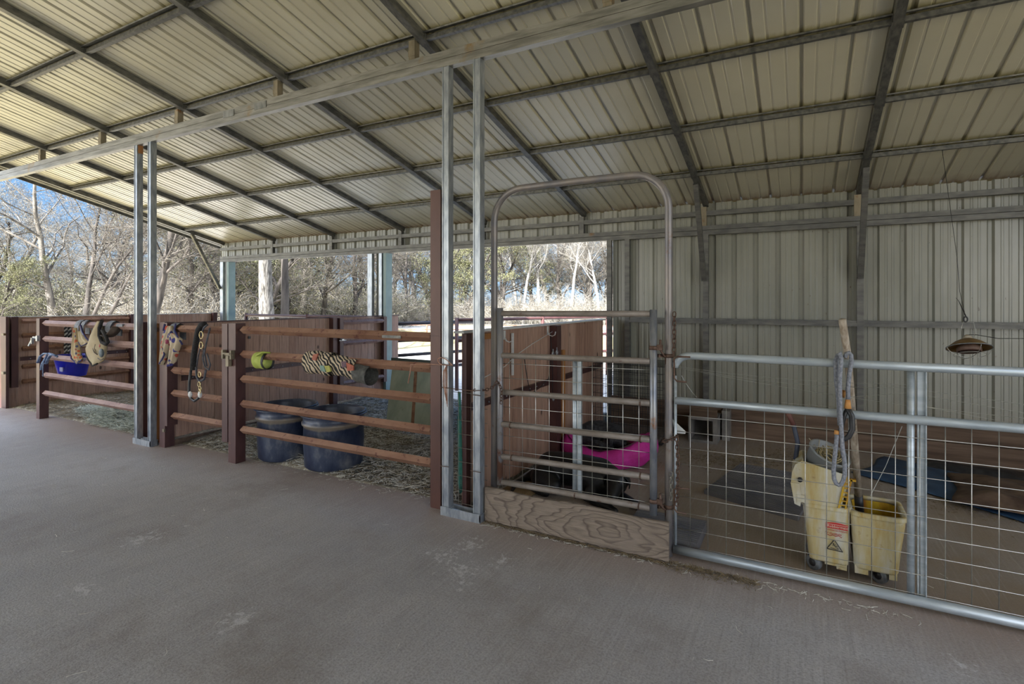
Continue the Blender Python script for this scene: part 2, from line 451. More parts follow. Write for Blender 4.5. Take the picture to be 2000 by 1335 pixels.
m.add(vs_, [(i * K + j, i * K + j + 1, (i + 1) * K + j + 1, (i + 1) * K + j) for i in range(len(ys) - 1) for j in range(K - 1)])
struct(m.build('ceiling', M['roof_sheet']))

# floor slab: aisle + pen
m = MB()
YS = 3.42                         # stall edge of the aisle slab
m.bx(-11.2, -2.2, -8.5, YS, -0.15, 0.0)
m.bx(-2.2, XA + 1, -8.5, 3.42, -0.15, 0.0); m.bx(-2.2, XR, 3.42, 6.72, -0.15, 0.0)
struct(m.build('floor', M['concrete']))

# back wall sheeting: header over the openings, full panels to the right, clad columns between the openings
def wall_sheet(m, x0, x1, z0, z1, y=6.70):
    pr = rib_profile(x0, x1, PITCH, 0.030, 1)
    K = len(pr)
    m.add([(x, y + o, z0) for x, o in pr] + [(x, y + o, z1) for x, o in pr], [(j, j + 1, K + j + 1, K + j) for j in range(K - 1)])
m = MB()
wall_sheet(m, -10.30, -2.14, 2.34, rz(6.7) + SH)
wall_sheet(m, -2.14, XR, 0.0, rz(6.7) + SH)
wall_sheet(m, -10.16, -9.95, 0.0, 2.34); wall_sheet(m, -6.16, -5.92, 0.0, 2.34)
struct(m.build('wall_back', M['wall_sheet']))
m = MB()
K = []
def side_wall(x, y0, y1, z0):
    n = int((y1 - y0) / 0.1)
    pts = rib_profile(y0, y1, PITCH, 0.030, 1); k = len(pts)
    m.add([(x + o, yy, z0) for yy, o in pts] + [(x + o, yy, roof_z(yy) + SH) for yy, o in pts], [(j, j + 1, k + j + 1, k + j) for j in range(k - 1)])
side_wall(XR, 3.25, 6.72, 0.0)
struct(m.build('wall_right', M['wall_sheet']))
m = MB()
pts = rib_profile(-5.0, XA, PITCH, 0.030, 1); k = len(pts)
m.add([(x, -7.45 + o, 0.0) for x, o in pts] + [(x, -7.45 + o, roof_z(-7.45) + SH) for x, o in pts], [(j, j + 1, k + j + 1, k + j) for j in range(k - 1)])
struct(m.build('wall_unseen_rear', M['wall_sheet']))  # rear wall out of view, added to cut the light reaching the back wall
# teal jamb trims on the clad columns
m = MB()
m.bx(-9.955, -9.90, 6.60, 6.745, 0, 2.33)
struct(m.build('trim_1', M['teal']))
m = MB()
m.bx(-5.925, -5.87, 6.60, 6.745, 0, 2.33)
struct(m.build('trim_2', M['teal']))
m = MB()
m.bx(-2.12, XR, 6.555, 6.598, 0.0, 0.185); m.bx(-2.12, XR, 6.56, 6.599, 0.19, 0.36)
struct(m.build('baseboard_back', M['oldwood']))

# ------------------------------------------------------------------ rafters, purlins, header, beam
RAFX = [0.535 - 1.524 * k for k in range(8)] + [2.059, 3.583]
RAFX.sort()
raf_names = ['edge rafter of dull galvanised tube along the open left end of the roof',
             'first roof rafter inside the left edge, above the row of hanging masks',
             'second roof rafter inside the left edge, slanting to the back header',
             'third rafter from the left edge, above the metal gate with the black halter',
             'fourth rafter from the left edge, meeting the header left of the tall brown post',
             'rafter running down just left of the twin posts by the arch',
             'rafter ending on the wall post left of the leaning mop, with upper brace',
             'rafter ending on the wall post behind the mop handle',
             'rafter on the far right beyond the hanging heat lamp, mostly out of view',
             'last rafter at the closed right end of the lean-to']
RW = 0.057
for x, lb in zip(RAFX, raf_names):
    t = thing('roof_rafter', lb, 'rafter', (x, 6.6, rz(6.6)), 'roof rafters')
    m = MB()
    m.beam((x, 6.66, rz(6.66) + 0.030), (x, RIDGE, rz(RIDGE) + 0.030), RW, 0.060)
    m.beam((x, RIDGE, rz(RIDGE) + 0.030), (x, -7.5, roof_z(-7.5) + 0.030), RW, 0.060)
    m.build('tube', M['galv_dark'], t)
    # clip plates where the rafter crosses the purlins
    for k in range(0, 5):
        y = 2.37 + 0.8766 * k
        for sx in (-1, 1):
            m = MB()
            m.beam((x + sx * 0.031, y - 0.035, rz(y - 0.035) + 0.028), (x + sx * 0.031, y + 0.035, rz(y + 0.035) + 0.028), 0.005, 0.055)
            m.build('purlin_clip', M['galv_dark'], t)
pur_names = {5: 'lowest purlin under the roof sheets, nearest the back wall', 4: 'second purlin up from the back wall', 3: 'third purlin up from the back wall',
             2: 'purlin directly above the long front beam', 1: 'purlin just nearer than the long front beam', 0: 'high purlin crossing the upper left corner of the roof',
             -1: 'purlin near the ridge above the aisle', -2: 'purlin next to the ridge over the aisle'}
def yk(k): return 2.37 + 0.8766 * (k - 1)
for k in range(-2, 6):
    y = yk(k)
    if k == 5: y = yk(5)
    t = None
    m = MB()
    # hat channel: open web with lips, laid between the rafters
    z = rz(y) + 0.034
    for a, b_ in zip(RAFX[:-1], RAFX[1:]):
        m.beam((a + RW / 2, y, z - 0.004), (b_ - RW / 2, y, z - 0.004), 0.030, 0.036)
        m.beam((a + RW / 2, y + 0.030, rz(y + 0.03) + 0.055), (b_ - RW / 2, y + 0.030, rz(y + 0.03) + 0.055), 0.046, 0.010, math.atan(S))
        m.beam((a + RW / 2, y - 0.030, rz(y - 0.03) + 0.055), (b_ - RW / 2, y - 0.030, rz(y - 0.03) + 0.055), 0.046, 0.010, math.atan(S))
        m.beam((a + RW / 2, y - 0.017, rz(y - 0.017) + 0.013), (b_ - RW / 2, y - 0.017, rz(y - 0.017) + 0.013), 0.006, 0.012)
    o = m.build('roof_purlin', M['galv_dark'])
    tag(o, pur_names[k], 'purlin', 'roof purlins')
m = MB()
for y0 in (yk(-3),):
    m.beam((XL + 0.3, -3.2, roof_z(-3.2) + 0.04), (XR, -3.2, roof_z(-3.2) + 0.04), 0.05, 0.05)
    m.beam((XL + 0.3, -5.2, roof_z(-5.2) + 0.04), (XR, -5.2, roof_z(-5.2) + 0.04), 0.05, 0.05)
    m.beam((XL + 0.3, RIDGE, rz(RIDGE) + 0.04), (XR, RIDGE, rz(RIDGE) + 0.04), 0.06, 0.05)
tag(m.build('roof_purlin', M['galv_dark']), 'purlin set on the far slope of the roof behind the viewer', 'purlin')
# gable edge trim along the open left end
m = MB()
m.beam((XL - 0.01, 6.86, rz(6.86) + 0.055), (XL - 0.01, RIDGE, rz(RIDGE) + 0.055), 0.012, 0.10)
m.beam((XL + 0.10, 6.86, rz(6.86) + 0.045), (XL + 0.10, RIDGE, rz(RIDGE) + 0.045), 0.10, 0.015)
struct(m.build('trim_3', M['galv_dark']))
m = MB()
m.beam((XL, 6.87, rz(6.87) + 0.05), (XR, 6.87, rz(6.87) + 0.05), 0.012, 0.09)
struct(m.build('trim_4', M['galv_dark']))

# long doubled front beam on its stubs
t = thing('front_beam', 'long doubled galvanised beam crossing the picture on the twin posts', 'beam', (-3, 3.22, 3.27))
m = MB()
m.bx(-12.2, XR, 3.19, 3.247, 3.318, 3.375); B = m.build('upper_tube', M['galv_beam'], t)
m = MB(); m.bx(-12.2, XR, 3.19, 3.247, 3.258, 3.3145); m.build('lower_tube', M['galv_beam'], t)
m = MB(); m.bx(-12.2, XR, 3.196, 3.241, 3.3145, 3.318); m.build('weld_seam', M['chain'], t)
for x, n_ in ((-4.40, 0.20), (-4.86, 0.10)):
    m = MB(); m.bx(x, x + 0.16, 3.184, 3.190, 3.30, 3.36); m.build('splice_plate', M['galv'], t)
for i, x in enumerate([-8.69, -7.17, -5.64, -4.12, -2.585, -1.055, 0.46, 1.98]):
    m = MB(); m.bx(x - 0.028, x + 0.028, 3.19, 3.247, 3.373, rz(3.22) + 0.01)
    m.bx(x - 0.031, x + 0.031, 3.187, 3.19, 3.40, 3.44)
    m.build('stub', M['rust_steel'], t)

def twin_post(x0, label):
    t = thing('twin_post', label, 'post', (x0 + 0.163, 3.22, 0), 'twin ladder posts under the beam')
    for x in (x0, x0 + 0.268):
        m = MB()
        # tube with a shallow face groove
        m.bx(x, x + 0.057, 3.194, 3.25, 0.052, 3.258)
        m.bx(x - 0.0, x + 0.007, 3.188, 3.194, 0.052, 3.258); m.bx(x + 0.050, x + 0.057, 3.188, 3.194, 0.052, 3.258)
        m.build('upright', M['galv_post'], t)
    m = MB()
    m.bx(x0 - 0.006, x0 + 0.331, 3.176, 3.262, 0.0, 0.008)
    m.bx(x0 - 0.006, x0 + 0.331, 3.176, 3.184, 0.008, 0.062); m.bx(x0 - 0.006, x0 + 0.331, 3.254, 3.262, 0.008, 0.062)
    m.bx(x0 + 0.325, x0 + 0.331, 3.176, 3.262, 0.008, 0.055)
    m.build('base_channel', M['galv_post'], t)
    for bx_ in (0.10, 0.215):
        m = MB(); m.lathe([(0, 0.035), (0.006, 0.035), (0.006, 0.02), (0.014, 0.02), (0.014, 0.008), (0, 0.008)], (x0 + bx_, 3.22, 0), 6)
        m.build('anchor_bolt', M['rust_steel'], t)
    if x0 < -5:
        m = MB(); m.bx(x0 + 0.057, x0 + 0.062, 3.20, 3.25, 3.17, 3.258); m.build('weld_gusset', M['orangewood'], t)
    return t
TA = twin_post(-6.430, 'pair of galvanised posts on one base channel, left of the gate with the black halter')
TB = twin_post(-2.303, 'pair of galvanised posts on one base channel, between tall brown post and arched gate')
# posts that carry the roof behind the viewer
for x, lb in ((-8.6, 'left'), (-2.5, 'middle'), (3.58, 'right')):
    o = B1(x - 0.03, x + 0.03, -7.43, -7.37, 0, roof_z(-7.4), 'eave_post', M['galv_post'])
    tag(o, 'square galvanised eave post behind the viewer, %s one of three' % lb, 'post', 'rear eave posts')

# back header: top plate + doubled header tube + short stubs
t = thing('back_header', 'doubled galvanised header along the top of the back wall over the openings', 'beam', (-3, 6.63, 2.33))
m = MB(); m.bx(-10.17, XR, 6.60, 6.657, 2.557, 2.612); m.build('top_plate', M['galv_wall'], t)
m = MB(); m.bx(-10.17, XR, 6.60, 6.657, 2.389, 2.440); m.build('upper_tube', M['galv_wall'], t)
m = MB(); m.bx(-10.17, XR, 6.60, 6.657, 2.331, 2.384); m.build('lower_tube', M['galv_wall'], t)
for x in RAFX[1:]:
    m = MB(); m.bx(x - 0.05, x + 0.012, 6.596, 6.657, 2.438, 2.66); m.build('stub', M['rust_steel'] if x > -2 else M['galv_wall'], t)
# wall posts
wp = [(-10.17, 'blue-grey steel corner post at the far left end of the back opening'),
      (-6.265, 'left steel upright of the clad column between the two back openings'),
      (-6.02, 'right steel upright of the clad column between the two back openings'),
      (-2.19, 'steel jamb post at the right edge of the back opening'),
      (-1.955, 'steel wall post one strip of sheeting right of the back opening'),
      (-1.015, 'steel wall post behind the arched gate and chains, with a diagonal brace'),
      (0.51, 'steel wall post behind the leaning mop handle, with a diagonal brace'),
      (2.03, 'steel wall post beyond the heat lamp at far right')]
WP = []
for x, lb in wp:
    z0 = 0.0
    m = MB(); w = 0.095 if -7 < x < -6.1 or x < -10 else 0.06
    m.bx(x, x + w, 6.60, 6.657, z0, 2.331)
    t = thing('wall_post', lb, 'post', (x + 0.03, 6.63, 0), 'steel posts along the back wall')
    m.build('tube', M['galv_post'] if x < -5 else M['galv_wall'], t)
    m = MB(); m.bx(x - 0.03, x + w + 0.03, 6.58, 6.67, 0.0, 0.006); m.build('foot_plate', M['galv_wall'], t)
    WP.append(t)
for x in (-1.0, 0.54, 2.06, -10.13):
    m = MB()
    m.beam((x, 6.02, rz(6.02) + 0.0), (x, 6.575, 1.80), 0.052, 0.052, 0, 0, (1, 0, 0))
    lb = {-1.0: 'diagonal knee brace from rafter to wall post behind the arch', 0.54: 'diagonal knee brace from rafter to wall post above the mop handle',
          2.06: 'diagonal knee brace at far right beyond the heat lamp', -10.13: 'dark diagonal knee brace at the back left corner against the trees'}[x]
    tag(m.build('knee_brace', M['galv_wall'] if x > -5 else M['galv_dark']), lb, 'brace', 'diagonal knee braces')
m = MB()
for a, b_ in ((-1.895, -1.015), (-0.955, 0.51), (0.57, 2.03), (2.09, XR)):
    m.bx(a, b_, 6.615, 6.665, 1.325, 1.352); m.bx(a, b_, 6.600, 6.665, 1.290, 1.325)
tag(m.build('wall_girt', M['galv_wall']), 'horizontal steel girt across the corrugated back wall at chest height', 'girt')

# ------------------------------------------------------------------ ground outside and stall ground
m = MB(); m.add([(-160, -80, -0.10), (120, -80, -0.10), (120, 160, -0.10), (-160, 160, -0.10)], [(0, 1, 2, 3)])
g_ = m.build('ground', M['grass'], None, (0, 0, -0.10)); struct(g_)
m = MB(); m.bx(-40, 30, 6.75, 13.5, -0.12, -0.04)
struct(m.build('ground', M['gravel']))
m = MB(); m.bx(-60, 40, 24, 33, -0.10, 0.02)
struct(m.build('ground', M['gravel']))
random.seed(5)
def hump(x, y):
    h = 0.018 * math.sin(x * 3.1 + 1.3 * math.sin(y * 2.2)) + 0.014 * math.sin(y * 4.7 + x * 1.9) + 0.02
    # slow rise toward the back and against the boards
    h += 0.05 * max(0, (y - 3.6)) / 3.0
    return h * min(1, max(0, (y - YS) / 0.12))
m = MB()
def gfn(u, v):
    x = -10.15 + u * 7.93; y = YS + v * 3.4
    return (x, y, hump(x, y))
m.grid(gfn, 110, 56, (0, 0, -0.2))
tag(struct(m.build('ground', M['dirt'])), None)
# ================================================================== WOOD PARTITIONS
def boards(m, axis, fixed, a0, a1, z0, z1, th=0.022, seed=1):
    rnd = random.Random(seed); p = 0.146
    k = math.ceil(a0 / p)
    edges = [a0] + [p * j for j in range(k, int(a1 / p) + 2) if a0 < p * j < a1] + [a1]
    for a, b in zip(edges[:-1], edges[1:]):
        if b - a < 0.01: continue
        g = 0.0022; d = rnd.uniform(-0.002, 0.002); zz = z0 + rnd.uniform(-0.006, 0.01); zt = z1 + rnd.uniform(-0.004, 0.0)
        if axis == 1: m.bx(fixed + d, fixed + d + th, a + g, b - g, zz, zt)
        else: m.bx(a + g, b - g, fixed + d, fixed + d + th, zz, zt)
def strap(m, axis, fixed, a0, a1, z, out):
    # perforated angle strap with bolt heads
    if axis == 1:
        m.bx(min(fixed, fixed + out * 0.006), max(fixed, fixed + out * 0.006), a0, a1, z - 0.03, z + 0.03)
        m.bx(min(fixed, fixed + out * 0.03), max(fixed, fixed + out * 0.03), a0, a1, z + 0.024, z + 0.03)
    a = a0 + 0.12; bl = MB()
    while a < a1 - 0.04:
        bl.ball((fixed + out * 0.010, a, z - 0.004), 0.008, 6); a += 0.146
    return bl
# partition at the far left end (x = -10.2)
t = thing('board_partition', 'stained board partition closing the far left end of the stalls', 'fence', (-10.2, 5, 0), 'stained board partitions')
m = MB(); boards(m, 1, -10.325, 3.37, 6.62, -0.03, 1.315, seed=2); m.build('boards', M['woodE'], t)
m = MB(); m.bx(-10.335, -10.29, 3.37, 6.62, 1.315, 1.327); m.build('top_cap', M['white'], t)
m = MB(); sb = strap(m, 1, -10.303, 3.55, 6.6, 0.69, 1); m.build('strap_rail', M['maroon'], t); sb.build('bolts', M['galv_post'], t)
for z in (1.255, 1.04, 0.845, 0.575, 0.35):
    m = MB(); m.beam((-10.26, 3.56, z), (-10.26, 5.0, z), 0.05, 0.05, PI / 4); m.build('rail', M['rail'], t)
for y in (5.02, 6.50):
    m = MB(); m.bx(-10.30, -10.22, y, y + 0.08, 0.0, 1.33); m.build('post', M['maroon'], t)
# heavy double gate posts at the left picture edge
t = thing('gate_post', 'heavy dark maroon post at the left picture edge, before the board partition', 'post', (-10.1, 3.44, 0), 'maroon posts at the left edge')
m = MB(); m.bx(-10.62, -10.13, 3.33, 3.365, 0.0, 1.33); m.build('tube', M['maroon'], t)
m = MB(); m.bx(-10.20, -10.12, 3.30, 3.33, 0.50, 0.535); m.build('hinge', M['rust_steel'], t)
m = MB(); m.bx(-10.20, -10.12, 3.30, 3.33, 1.06, 1.09); m.build('hinge', M['rust_steel'], t)
t = thing('gate_stile', 'slimmer maroon gate stile hanging beside the heavy left edge post', 'post', (-10.25, 3.46, 0.28), 'maroon posts at the left edge')
m = MB(); m.bx(-10.298, -10.21, 3.42, 3.50, 0.28, 1.325); m.build('tube', M['maroon'], t)
m = MB(); m.bx(-10.298, -10.27, 3.405, 3.418, 0.28, 1.325); m.build('edge_strip', M['rust_steel'], t)

# partition between the two stalls (x = -5.95)
t = thing('board_partition', 'stained board partition with swung-back rail gate between the two stalls', 'fence', (-5.95, 5, 0), 'stained board partitions')
m = MB(); boards(m, 1, -5.975, 3.33, 7.00, 0.085, 1.312, seed=3); m.build('boards', M['woodE'], t)
m = MB(); m.bx(-5.985, -5.945, 3.28, 7.02, 1.312, 1.326); m.build('top_cap', M['maroon'], t)
m = MB(); m.bx(-5.985, -5.95, 3.33, 7.0, 0.0, 0.06); m.build('sill_board', M['oldwood'], t)
m = MB(); sb = strap(m, 1, -5.95, 3.42, 5.50, 0.715, 1); m.build('strap_rail', M['maroon'], t); sb.build('bolts', M['galv_post'], t)
m = MB(); m.bx(-5.95, -5.87, 5.50, 5.58, 0.0, 1.32); m.build('post', M['maroon'], t)
m = MB(); m.bx(-5.953, -5.94, 4.22, 4.25, 1.095, 1.125); m.build('strap_end', M['black'], t)
t = thing('stall_gate', 'maroon rail gate folded flat against the board partition at the back', 'gate', (-5.88, 6.1, 0.3), 'maroon rail gates')
for y in (5.60, 6.52):
    m = MB(); m.bx(-5.90, -5.84, y, y + 0.07, 0.27, 1.31); m.build('stile', M['maroon'], t)
for z in (1.245, 0.94, 0.60, 0.36):
    m = MB(); m.beam((-5.86, 5.67, z), (-5.86, 6.52, z), 0.045, 0.045, PI / 4); m.build('rail', M['rail_left'], t)
m = MB(); m.bx(-5.85, -5.80, 5.60, 5.64, 0.99, 1.01); m.bx(-5.83, -5.82, 5.57, 5.70, 0.985, 0.995); m.build('latch', M['galv_post'], t)

# divider between stall and dog pen (x = -2.2)
t = thing('board_partition', 'stained board partition with white hooks beside the dog pen', 'fence', (-2.2, 5, 0), 'stained board partitions')
m = MB(); boards(m, 1, -2.225, 3.33, 6.50, 0.03, 1.315, seed=4); m.build('boards', M['woodE'], t)
m = MB(); m.bx(-2.265, -2.175, 3.28, 6.52, 1.315, 1.330); m.build('top_cap', M['white'], t)
m = MB(); m.bx(-2.20, -2.12, 4.86, 4.96, 0.0, 1.31); m.bx(-2.20, -2.165, 3.30, 3.37, 0, 1.31); m.build('post', M['maroon'], t)
m = MB(); sb = strap(m, 1, -2.20, 3.40, 4.86, 0.755, 1); sb2 = strap(m, 1, -2.20, 4.96, 6.4, 0.755, 1); m.build('strap_rail', M['maroon'], t); sb.build('bolts', M['galv_post'], t)
m = MB(); m.bx(-2.20, -2.15, 5.02, 5.14, 0.0, 1.05); m.build('timber_stud', M['orangewood'], t)
m = MB(); m.bx(-2.20, -2.165, 3.50, 3.78, 1.255, 1.30); m.build('timber_block', M['orangewood'], t)

# ================================================================== STALL FRONTS
YP = 3.29
def diamond_rail(t, x0, x1, z, mat, name='rail'):
    m = MB(); r = 0.052
    a = r * 0.7071
    # square tube on its edge, ends cut to a point
    xs0 = x0 + 0.045; xs1 = x1 - 0.012
    ring = [(0, -a), (a, 0), (0, a), (-a, 0)]
    vs_ = []
    for x in (xs0, xs1): vs_ += [(x, YP + dy, z + dz) for dy, dz in ring]
    vs_ += [(x0, YP, z), (x1, YP, z)]
    m.add(vs_, [(0, 4, 5, 1), (1, 5, 6, 2), (2, 6, 7, 3), (3, 7, 4, 0), (8, 0, 1), (8, 1, 2), (8, 2, 3), (8, 3, 0), (9, 5, 4), (9, 6, 5), (9, 7, 6), (9, 4, 7)])
    return m.build(name, mat, t)
RZ = (1.265, 1.058, 0.822, 0.580, 0.340)
t = thing('stall_fence', 'left stall panel of five faded maroon rails hung with masks', 'fence panel', (-7.6, YP, 0), 'five-rail stall fronts')
m = MB(); m.bx(-8.93, -8.84, 3.245, 3.345, 0.0, 1.325); m.build('post', M['maroon'], t)
m = MB(); m.bx(-6.51, -6.455, 3.235, 3.345, 0.0, 1.32); m.build('end_stile', M['maroon'], t)
for z in RZ: diamond_rail(t, -8.84, -6.50, z, M['rail_left'])
m = MB(); m.bx(-8.99, -8.82, 3.225, 3.245, 1.055, 1.085); m.bx(-8.97, -8.95, 3.20, 3.23, 0.99, 1.07); m.beam((-8.96, 3.215, 1.06), (-9.03, 3.20, 0.96), 0.016, 0.016); m.bx(-8.87, -8.83, 3.215, 3.25, 1.03, 1.10)
m.build('slam_latch', M['galv_post'], t)

t = thing('stall_gate', 'short maroon stall gate of five rails with a black halter on it', 'gate', (-5.4, YP, 0.2), 'maroon rail gates')
m = MB(); m.bx(-5.925, -5.885, 3.235, 3.345, 0.235, 1.325); m.build('hinge_stile', M['maroon'], t)
m = MB(); m.bx(-4.955, -4.87, 3.235, 3.345, 0.19, 1.335); m.build('latch_stile', M['maroon'], t)
for z in RZ: diamond_rail(t, -5.90, -4.94, z, M['rail'])
m = MB(); m.bx(-4.93, -4.76, 3.215, 3.235, 1.03, 1.05); m.bx(-4.90, -4.78, 3.195, 3.215, 1.045, 1.06); m.bx(-4.845, -4.805, 3.20, 3.235, 0.93, 1.03); m.bx(-4.91, -4.89, 3.20, 3.235, 1.0, 1.085); m.bx(-4.785, -4.765, 3.20, 3.24, 1.0, 1.085)
m.build('slide_bolt', M['rust_steel'], t)
t = thing('gate_post', 'maroon hinge post right of the first pair of galvanised posts', 'post', (-5.98, YP, 0), 'maroon gate posts')
m = MB(); m.bx(-6.035, -5.935, 3.24, 3.34, 0.0, 1.33); m.build('tube', M['maroon'], t)
m = MB(); m.bx(-5.955, -5.925, 3.225, 3.24, 0.17, 0.20); m.build('hinge', M['rust_steel'], t)
m = MB(); m.bx(-5.955, -5.925, 3.225, 3.24, 1.18, 1.21); m.build('hinge', M['rust_steel'], t)

t = thing('stall_fence', 'long five-rail rusty stall panel in front of the two tubs', 'fence panel', (-3.6, YP, 0), 'five-rail stall fronts')
m = MB(); m.bx(-4.862, -4.752, 3.24, 3.345, 0.0, 1.34); m.build('post', M['maroon'], t)
for z in (1.278, 1.045, 0.808, 0.570, 0.322): diamond_rail(t, -4.755, -2.455, z, M['rail'])
t = thing('tall_post', 'tall brown steel post ending below the roof beside the twin posts', 'post', (-2.40, 3.29, 0))
m = MB(); m.bx(-2.458, -2.365, 3.255, 3.345, 0.0, 2.385); m.build('tube', M['maroon_post'], t)
m = MB(); m.bx(-2.461, -2.455, 3.252, 3.348, 1.29, 1.296); m.bx(-2.461, -2.362, 3.252, 3.256, 1.29, 1.296); m.build('weld_seam', M['maroon'], t)
# orange timber between the first twin posts
tag(B1(-6.335, -6.215, 3.30, 3.345, 0.0, 1.31, 'timber_filler', M['orangewood']), 'orange-brown timber upright behind the first pair of galvanised posts', 'timber')

# welded mesh filling behind the second twin posts
t = thing('mesh_infill', 'narrow welded wire mesh behind the twin posts beside the tall brown post', 'wire mesh', (-2.15, 3.30, 0.05))
m = MB()
for z in [0.07 + 0.1016 * k for k in range(9)]: m.tube([(-2.37, 3.275, z), (-1.97, 3.275, z)], 0.0019, 4)
for x in (-2.335, -2.22, -2.11, -2.02): m.tube([(x, 3.278, 0.04), (x, 3.278, 0.90)], 0.0019, 4)
m.build('wires', M['wire_dull'], t)

# ================================================================== TUBS AND BUCKETS
def tubmat():
    m, nt, b = newmat('dark_blue_tub_plastic')
    v = coords(nt, (1, 1, 0.5)); n = noise(nt, v, 5, 6, 0.65)
    col = ramp(nt, n, [(0.42, (0.014, 0.022, 0.055)), (0.58, (0.05, 0.065, 0.105)), (0.74, (0.20, 0.20, 0.21))])
    g = N(nt, 'TexCoord'); sp = N(nt, 'SeparateXYZ'); nt.links.new(g.outputs['Object'], sp.inputs[0])
    z = mth(nt, 'ADD', sp.outputs[2], mth(nt, 'MULTIPLY', n, 0.05))
    band = ramp(nt, z, [(0.41, 0.0), (0.425, 0.75), (0.45, 0.75), (0.47, 0.0)])
    col = mixc(nt, band, col, (0.27, 0.22, 0.16))
    nt.links.new(col, b.inputs['Base Color']); b.inputs['Roughness'].default_value = 0.38
    bump(nt, b, n, 0.15); return m
M['tub'] = tubmat()
def tub(c, label, r0=0.262, r1=0.292, h=0.525):
    t = thing('feed_tub', label, 'tub', (c[0], c[1], 0.0), 'dark blue tubs behind the rails')
    m = MB()
    prof = [(0, 0.015), (r0 - 0.02, 0.012), (r0, 0.03), (r0 + (r1 - r0) * 0.45, h * 0.5), (r1 - 0.022, h - 0.12), (r1 - 0.005, h - 0.115), (r1 - 0.003, h - 0.095), (r1 - 0.018, h - 0.085), (r1 - 0.012, h - 0.02), (r1, h - 0.012), (r1, h), (r1 - 0.016, h),
            (r1 - 0.028, h - 0.03), (r0 - 0.012, 0.05), (0, 0.045)]
    m.lathe(prof, (c[0], c[1], 0.005), 48)
    o = m.build('body', M['tub'], t)
    m = MB()
    for k in range(10):
        a = 0.6 + k * 0.05
    m.tube([(c[0] + (r1 + 0.004) * math.cos(a), c[1] + (r1 + 0.004) * math.sin(a), h - 0.018) for a in [PI * 2 * k / 40 for k in range(40)]], 0.008, 6, True, True)
    m.build('rolled_rim', M['tub'], t)
    return t
tub((-4.51, 3.625), 'dark blue tub behind the rails, nearer the maroon post')
tub((-3.875, 3.64), 'dark blue tub behind the rails, right one with runs of dried dirt')
BLUE = simple('bright_blue_plastic', (0.006, 0.008, 0.30), (0.010, 0.014, 0.42), 6, 0.35)
t = thing('feed_bucket', 'bright blue plastic bucket on the left stall panel', 'bucket', (-8.68, 3.52, 0.55))
m = MB(); m.lathe([(0, 0.0), (0.145, 0.0), (0.15, 0.01), (0.205, 0.27), (0.212, 0.272), (0.212, 0.285), (0.198, 0.285), (0.14, 0.02), (0, 0.015)], (-8.68, 3.545, 0.545), 36); m.build('body', BLUE, t)
m = MB(); m.bx(-8.60, -8.515, 3.368, 3.376, 0.63, 0.685); m.build('label_patch', simple('grey_sticker', (0.16, 0.17, 0.30)), t)

m = MB()
c0 = atY(800, 760, 5.2)
t = thing('leaning_board', 'faded green flat panel with brown centre strap leaning in the stall', 'panel', (-4.3, 5.3, 0.05))
GREEN = simple('faded_green_panel', (0.15, 0.18, 0.14), (0.24, 0.27, 0.21), 3.5, 0.6, 0, (1, 1, 0.7), 0.1, ((0.10, 0.09, 0.05), 4, 0.63))
p = [atY(754, 823, 5.0), atY(850, 836, 4.7), atY(852, 706, 5.15), atY(768, 700, 5.45)]
m = MB(); m.prism(p, (0.01, 0.03, -0.005)); m.build('sheet', GREEN, t)
m = MB(); q0 = (p[0] * 0.42 + p[1] * 0.58); q1 = (p[3] * 0.42 + p[2] * 0.58)
m.beam(q0 + Vector((0, -0.012, 0)), q1 + Vector((0, -0.012, 0)), 0.035, 0.02); m.build('centre_strap', M['rail'], t)
m = MB(); m.beam(p[3] + Vector((0, -0.02, -0.01)), p[2] + Vector((0, -0.02, -0.01)), 0.03, 0.05); m.build('top_edge', simple('dark_green_edge', (0.03, 0.045, 0.035)), t)
m = MB(); m.beam(p[0] + Vector((0.05, 0.05, -0.02)), (p[0].x + 0.05, p[0].y + 0.25, 0.0), 0.03, 0.03); m.build('foot', M['rail'], t)
m = MB(); m.beam(p[1] + Vector((-0.05, 0.05, -0.02)), (p[1].x - 0.05, p[1].y + 0.25, 0.0), 0.03, 0.03)
m.build('foot', M['rail'], t)

# ================================================================== TACK HANGING ON THE RAILS
def outline_cloth(rows, y, bulge=0.03, thick=0.012, fold=0.006, folds=5, nv=24, zshift=0):
    """rows: (py, pxL, pxR) down the picture at plane y, gives a padded hanging cloth"""
    m = MB(); R = []
    for py, a, b in rows:
        A = atY(a, py, y); B_ = atY(b, py, y); R.append((A, B_))
    nu = (len(R) - 1) * 4
    def fn(u, v):
        f = u * (len(R) - 1); i = min(int(f), len(R) - 2); k = f - i
        k = k * k * (3 - 2 * k) * 0.5 + k * 0.5
        A = R[i][0].lerp(R[i + 1][0], k); B_ = R[i][1].lerp(R[i + 1][1], k)
        p = A.lerp(B_, v)
        p.y -= bulge * math.sin(PI * v) ** 0.6 * (0.4 + 0.6 * math.sin(PI * min(1, u * 1.1))) + fold * math.sin(v * folds * PI + u * 3)
        return p
    m.grid(fn, nu, nv, (0, thick, 0)); return m
